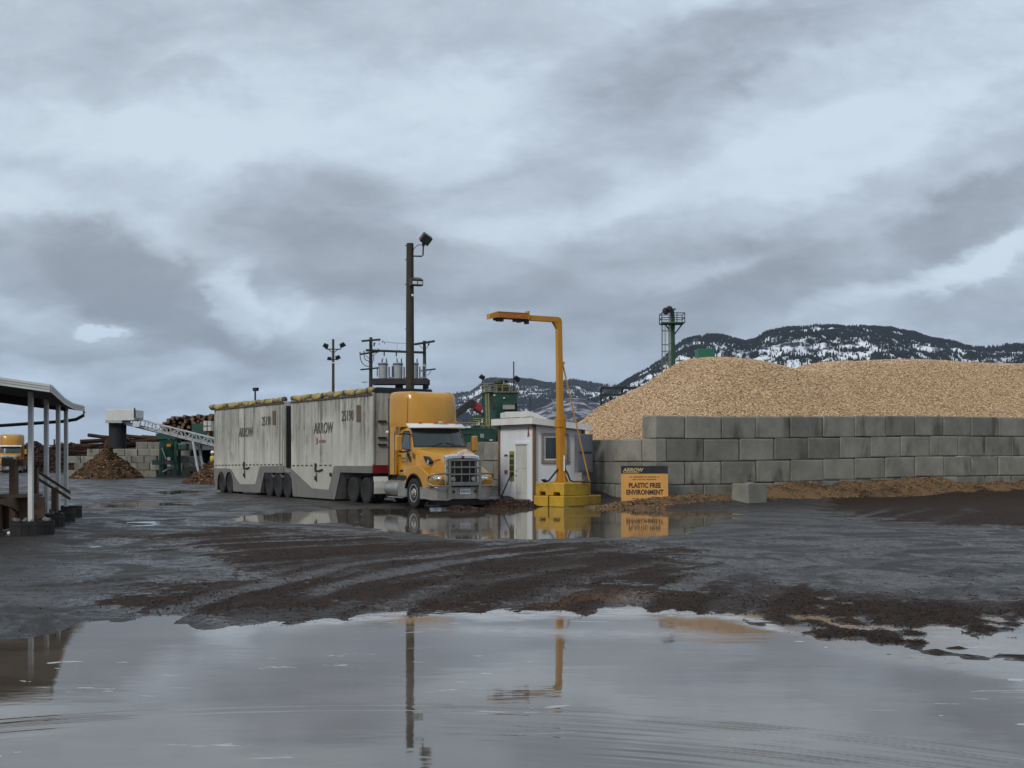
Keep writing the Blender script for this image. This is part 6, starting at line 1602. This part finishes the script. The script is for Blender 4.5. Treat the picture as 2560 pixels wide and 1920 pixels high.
    bx('roof_unit', 790, 560, 855, 690, 1.6, 1.0, DARKM); bx('roof_unit', 880, 565, 985, 690, 1.6, 1.0, DARKM)
    lp = MB().cyl(Q(525, 1000, 1.7), Q(528, 450, 1.7), .05, n=6).build('lamp_post', DARKM, root)
    for x, y, s in ((522, 435, 1.0), (935, 505, .7), (1125, 460, 1.1)): flood(root, Q(x, y, 1.2), (.4, .5, .3), 1.1 * s)
    MB().cyl(Q(905, 560, 1.2), Q(930, 520, 1.2), .05, n=6).cyl(Q(1095, 520, 1.2), Q(1120, 480, 1.2), .06, n=6).build('lamp_arm', DARKM, root)
    MB().lathe([(.004, .35), (.3, .3), (.42, .1), (.42, -.1), (.2, -.3), (.004, -.32)], Q(808, 520, 1.4), 'z', 14).build('vent_cowl', M('olive_cowl', (.035, .05, .02), .7), root)
    bx('pennant_post', 1100, 500, 1112, 690, .8, .1, M('rust_red', (.22, .075, .05), .7))
make_mill()
def make_loader():
    Y0 = 112.0; O = at(1150, 1186, Y0); O.z = 0; k = .14464
    def Q(x, y, dy=0): return at(1130 + x * k, 880 + y * k, Y0 + dy) - O
    root = thing('log_loader', 'black and red knuckle boom loader behind the yellow tractor cab', 'loader', O)
    def beam(n_, p0, p1, w0, w1, mt):
        d = (p1 - p0).normalized(); nrm = Vector((-d.z, 0, d.x))
        MB().loft([[p + nrm * w + Vector((0, s * .22, 0)) for w, s in ((ww, -1), (ww, 1), (-ww, 1), (-ww, -1))] for p, ww in ((p0, w0), (p1, w1))]).build(n_, mt, root, bevel=.03)
    beam('main_boom', Q(-60, 1165), Q(330, 880), .26, .30, BLK); beam('stick_boom', Q(340, 890), Q(520, 1010), .40, .26, M('boom_red', (.25, .012, .02), .45)); beam('cylinder', Q(370, 985), Q(560, 1095), .12, .12, BLK)
    MB().lathe([(.3, -.3), (.33, -.3), (.33, .3), (.3, .3)], Q(345, 890), 'y', 14).build('knuckle_pin', DARKM, root)
    MB().box((Q(-60, 0).x, 0, 1.6), (1.2, 1.2, 3.2)).build('pedestal', DARKM, root)
    MB().cyl(Q(90, 1300), Q(90, 680), .05, n=6).build('whip_aerial', M('blue_grey', (.10, .13, .18), .5), root)
make_loader()
def make_tower():
    Y0 = 140.0; b = at(1684, 1180, Y0); O = Vector((b.x, Y0, 0)); k = 120 / 995
    TG = M('tower_green', (.025, .085, .045), .55, 0, .2, 3)
    def Q(x, y, dy=0): return at(1620 + x * k, 760 + y * k, Y0 + dy) - O
    root = thing('floodlight_tower', 'tall green steel light tower with a railed platform behind the chip heap', 'light tower', O)
    MB().cyl((.12, 0, 0), Q(500, 100), .34, .24, 14).build('mast', TG, root, smooth=True)
    zf = Q(0, 405).z; x0, x1 = Q(262, 0).x, Q(735, 0).x
    pf = MB().box(((x0 + x1) / 2, 0, zf), (x1 - x0, 2.2, .14)).build('platform_deck', TG, root)
    r = MB(); zt = Q(0, 205).z
    for y in (-1.1, 1.1):
        for z in (zt, (zt + zf) / 2): r.cyl((x0, y, z), (x1, y, z), .045, n=6)
        for x in (x0, (x0 + x1) / 2 + .4, x1): r.cyl((x, y, zf), (x, y, zt), .045, n=6)
    for x in (x0, x1):
        for z in (zt, (zt + zf) / 2): r.cyl((x, -1.1, z), (x, 1.1, z), .045, n=6)
    r.build('platform_railing', LAMPB, pf)
    br = MB()
    for dx, dy in ((-1, 0), (1, 0), (0, -1)): br.cyl((.0, 0, zf - 1.3), (dx * 1.0, dy, zf), .08, n=6)
    br.build('platform_brace', TG, root)
    l = MB(); z0 = .5
    for x in (Q(430, 0).x, Q(468, 0).x): l.cyl((x, -.35, z0), (x, -.35, zt), .04, n=6)
    z = z0
    while z < zf: l.cyl((Q(430, 0).x, -.35, z), (Q(468, 0).x, -.35, z), .02, n=5); z += .32
    l.build('ladder', M('ladder_pale', (.25, .28, .2), .5), root)
    c = MB(); cx = Q(365, 0).x
    for i in range(7):
        t = math.pi * (.0 + i / 6) + math.pi / 2
        px, py = Q(430, 0).x + .62 * math.cos(t) * 1.35, -.35 + .45 * math.sin(t)
        c.cyl((px, py, 3), (px, py, zf), .024, n=5)
    for zz in [Q(0, y).z for y in (560, 850, 985, 1250, 1420)]:
        c.tube([(Q(430, 0).x + .62 * 1.35 * math.cos(math.pi * (i / 8) + math.pi / 2), -.35 + .45 * math.sin(math.pi * (i / 8) + math.pi / 2), zz) for i in range(9)], .03, 5)
    c.build('ladder_cage', M('cage_grey', (.16, .18, .15), .5), root)
    for x, y in ((365, 150), (435, 120)): MB().lathe([(.004, .25), (.2, .22), (.36, .0), (.40, -.25), (.3, -.3), (.004, -.3)], Q(x, y, -.6), 'y', 14).build('flood_lamp', LAMPB, root, smooth=True)
    MB().box(Q(545, 105), (.35, .2, .12)).build('lamp_bracket', LAMPB, root); MB().cyl(Q(320, 200, -.6), Q(330, 150, -.6), .05, n=6).build('lamp_arm', LAMPB, root)
    for zz in (Q(0, 820).z, Q(0, 1290).z): MB().box(((Q(430, 0).x + .0) / 2, -.15, zz), (abs(Q(430, 0).x), .12, .12)).build('ladder_bracket', TG, root)
make_tower()
# black pipe rack and green hopper showing over the heap
p = at(1502, 1190, 66); r_ = thing('pipe_rack', 'black steel frame standing behind the left flank of the chip heap', 'steel frame', (p.x, 66, 0))
zt, zm = at(0, 970, 66).z, at(0, 987, 66).z
b_ = MB(); X_ = lambda u: at(u, 0, 66).x - p.x
b_.box(((X_(1502) + X_(1680)) / 2, 0, zt), (X_(1680) - X_(1500), .12, .13)); b_.build('top_beam', DARKM, r_)
MB().box(((X_(1506) + X_(1650)) / 2, 0, zm), (X_(1650) - X_(1506), .11, .12)).build('lower_beam', DARKM, r_)
for u, z1_ in ((1503, zt), (1556, zt), (1589, zt), (1676, zt), (1527, zm), (1640, zm)): MB().box((X_(u), .14, z1_ / 2), (.10, .10, z1_)).build('upright', DARKM, r_)
p = at(1762, 1190, 78); r_ = thing('green_hopper', 'green box hopper peeking over the crest of the chip heap', 'hopper', (p.x, 78, 0))
X_ = lambda u: at(u, 0, 78).x - p.x; zt = at(0, 874, 78).z
MB().box(((X_(1741) + X_(1783)) / 2, 0, zt - .6), (X_(1783) - X_(1741), 1.4, 1.2)).build('hopper_box', M('hopper_green', (.015, .13, .07), .5, 0, .1, 2), r_, bevel=.02)
MB().box((X_(1732), 0, at(0, 906, 78).z), (.55, 1.0, .28)).build('conveyor_head', DARKM, r_); MB().box((X_(1724), .2, (zt - 1.3) / 2), (.12, .12, zt - 1.3)).box((X_(1762), .2, (zt - 1.2) / 2), (.3, .3, zt - 1.2)).build('support_leg', DARKM, r_)
# green low wall piece between the truck mirror and the hut belongs to the hall; far lattice stack omitted

# ================================================================== MOUNTAINS
def hills_mat(name, snow, rock, lo, hi, dist):
    m, N, L, b = nt_of(name); v = objvec(N, L); sc = 1.0 / dist
    n = tex_noise(N, L, v, 95 * sc, 9, .68, (1, .4, 1.5), .5); n2 = tex_noise(N, L, v, 90 * sc, 6, .7)
    c = mixc(N, L, maprange(N, L, n, lo, hi), rock, snow)
    c = mixc(N, L, maprange(N, L, n2, .5, .7, 0, .5), c, tuple(q * .6 for q in rock))
    L.new(c, b.inputs['Base Color']); b.inputs['Roughness'].default_value = .9; setspec(b, .1)
    return m
def make_hills(name, prof, D, D0, mat, seed, rough=1.0, n=420, m_=90, trees=0, tsize=(9, 18), tmat=None, mask=None, mthr=.5):
    us = np.array([p[0] * S for p in prof]); vs = np.array([p[1] * S for p in prof])
    q = np.linspace((us[0] - 1280) / FPX, (us[-1] - 1280) / FPX, n); t = np.linspace(0, 1.25, m_)
    Q, T = np.meshgrid(q, t, indexing='ij')
    def surf(Q, T):
        Hc = EYE + (1140 - np.interp(Q * FPX + 1280, us, vs)) * D / FPX
        Y = D0 + (D - D0) * T; X = Q * Y
        ax, ay = X * 14 / D, Y * 14 / D
        prof_ = np.where(T <= 1, np.clip(T, 0, 1) ** .85, 1 - (T - 1) * 1.6)
        rid = 1 - np.abs(2 * fbm(ax, ay * .8, seed, 5) - 1)
        z = Hc * prof_ + rough * Hc * .30 * (rid - .72) * np.sin(np.clip(T, 0, 1) * math.pi) ** .8 + rough * Hc * .035 * (fbm(ax * 6, ay * 6, seed + 9, 4) - .5)
        return X, Y, z - 3 * (T < .02)
    X, Y, Z = surf(Q, T)
    me = np_mesh(name, np.stack([X, Y, Z], -1).reshape(-1, 3), grid_faces(n, m_), mat); o = bpy.data.objects.new(name, me); COL.objects.link(o); tag(o, kind='structure')
    P = []
    if trees:
        qq = rng.uniform(q[0], q[-1], trees * 4); tt = np.concatenate([rng.uniform(.12, 1.0, trees * 3), rng.uniform(.93, 1.02, trees)])
        X, Y, Z = surf(qq, tt)
        w = fbm(X * 120 / D, Y * 35 / D + Z * 210 / D, seed + 40, 5, .62) + .07 * sstep(.86, 1.0, tt) + .40 * (fbm(X * 22 / D, Z * 45 / D + Y * 8 / D, seed + 50, 3) - .5)
        k = rng.random(len(w)) < .07 + .93 * sstep(mthr - .07, mthr + .07, w)
        P = np.stack([X, Y, Z], -1)[k]
    return P
SNOW = (.72, .76, .82)
def forest(name, P, size, mat, label):
    n = len(P); h = rng.uniform(size[0], size[1], n); r = h * rng.uniform(.16, .27, n); a0 = rng.uniform(0, 6.28, n)
    rings = []
    K = 5
    V = np.zeros((n, 2 * K + 2, 3))
    for i in range(K):
        a = a0 + 2 * math.pi * i / K; rr = r * rng.uniform(.7, 1.2, n)
        V[:, i] = P + np.stack([rr * np.cos(a), rr * np.sin(a), h * .08], -1)
        V[:, K + i] = P + np.stack([rr * .5 * np.cos(a + .6), rr * .5 * np.sin(a + .6), h * .55], -1)
    V[:, 2 * K] = P + np.stack([0 * h, 0 * h, h], -1); V[:, 2 * K + 1] = P - np.stack([0 * h, 0 * h, h * .1], -1)
    F = []
    base = (np.arange(n) * (2 * K + 2))[:, None]
    for i in range(K):
        j = (i + 1) % K
        F += [base + np.array([[i, j, K + i]]), base + np.array([[j, K + j, K + i]]), base + np.array([[K + i, K + j, 2 * K]]), base + np.array([[i, 2 * K + 1, j]])]
    me = np_mesh(name, V.reshape(-1, 3), np.concatenate(F, 0), mat, smooth=False); o = bpy.data.objects.new(name, me); COL.objects.link(o)
    tag(o, label, 'forest', kind='stuff')
PINE = M('far_pine', (.020, .028, .034), .9, 0, .3, .02, spec=.1)
rightp = [(1180, 905), (1240, 884), (1300, 858), (1345, 832), (1375, 812), (1400, 800), (1425, 783), (1445, 768), (1462, 752), (1480, 738), (1500, 732), (1530, 728), (1560, 730), (1590, 736), (1612, 740), (1630, 735), (1650, 722), (1670, 716), (1690, 712), (1730, 709), (1760, 706), (1790, 705), (1850, 706), (1900, 708), (1930, 711), (1960, 719), (2000, 729), (2050, 739), (2085, 749), (2110, 753), (2150, 752), (2180, 748), (2212, 746), (2300, 742), (2420, 740), (2600, 748)]
P1 = make_hills('mountain', rightp, 2300, 1300, hills_mat('snowy_slope', SNOW, (.03, .036, .05), .42, .51, 2300), 101, 1.0, trees=70000, mthr=.585)
leftp = [(880, 880), (940, 866), (980, 852), (1000, 849), (1018, 847), (1030, 838), (1045, 825), (1060, 820), (1090, 822), (1120, 821), (1150, 823), (1180, 829), (1200, 829), (1220, 824), (1240, 823), (1260, 827), (1290, 831), (1330, 834), (1400, 836), (1500, 845)]
P2 = make_hills('mountain', leftp, 4200, 2600, hills_mat('snowy_far_slope', SNOW, (.045, .05, .065), .43, .52, 4200), 131, .9, trees=36000, mthr=.56)
fore = [(1120, 905), (1160, 884), (1195, 868), (1230, 860), (1265, 862), (1300, 872), (1330, 885), (1380, 905)]
P3 = make_hills('foothill', fore, 1250, 900, hills_mat('purple_brush_slope', (.34, .36, .40), (.045, .043, .058), .48, .60, 1250), 151, .6, 160, 50)
fl = [(120, 975), (170, 965), (190, 958), (205, 955), (222, 957), (250, 968), (330, 980)]
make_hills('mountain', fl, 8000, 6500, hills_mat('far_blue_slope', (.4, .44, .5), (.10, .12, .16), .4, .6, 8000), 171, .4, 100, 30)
forest('pine_forest', P1[:90000], (3.2, 7.0), PINE, 'dark pines covering the snowy mountain on the right')
forest('pine_forest', P2[:40000], (5, 10), PINE, 'dark pines on the far snowy ridge behind the green mill')

# ------------------------------------------------------------------ the air
def make_haze():
    m = bpy.data.materials.new('haze'); m.use_nodes = True; N = m.node_tree.nodes; L = m.node_tree.links; N.clear()
    o = N.new('ShaderNodeOutputMaterial'); v = N.new('ShaderNodeVolumePrincipled'); v.inputs['Color'].default_value = (.62, .72, .90, 1); v.inputs['Density'].default_value = HAZE
    L.new(v.outputs[0], o.inputs['Volume'])
    b = MB().box((0, 4000, 225), (17000, 13000, 456)).build('haze', m); tag(b, 'pale blue air between the yard and the mountains', 'haze', kind='stuff')
HAZE = 0.00005
if HAZE > 0: make_haze()
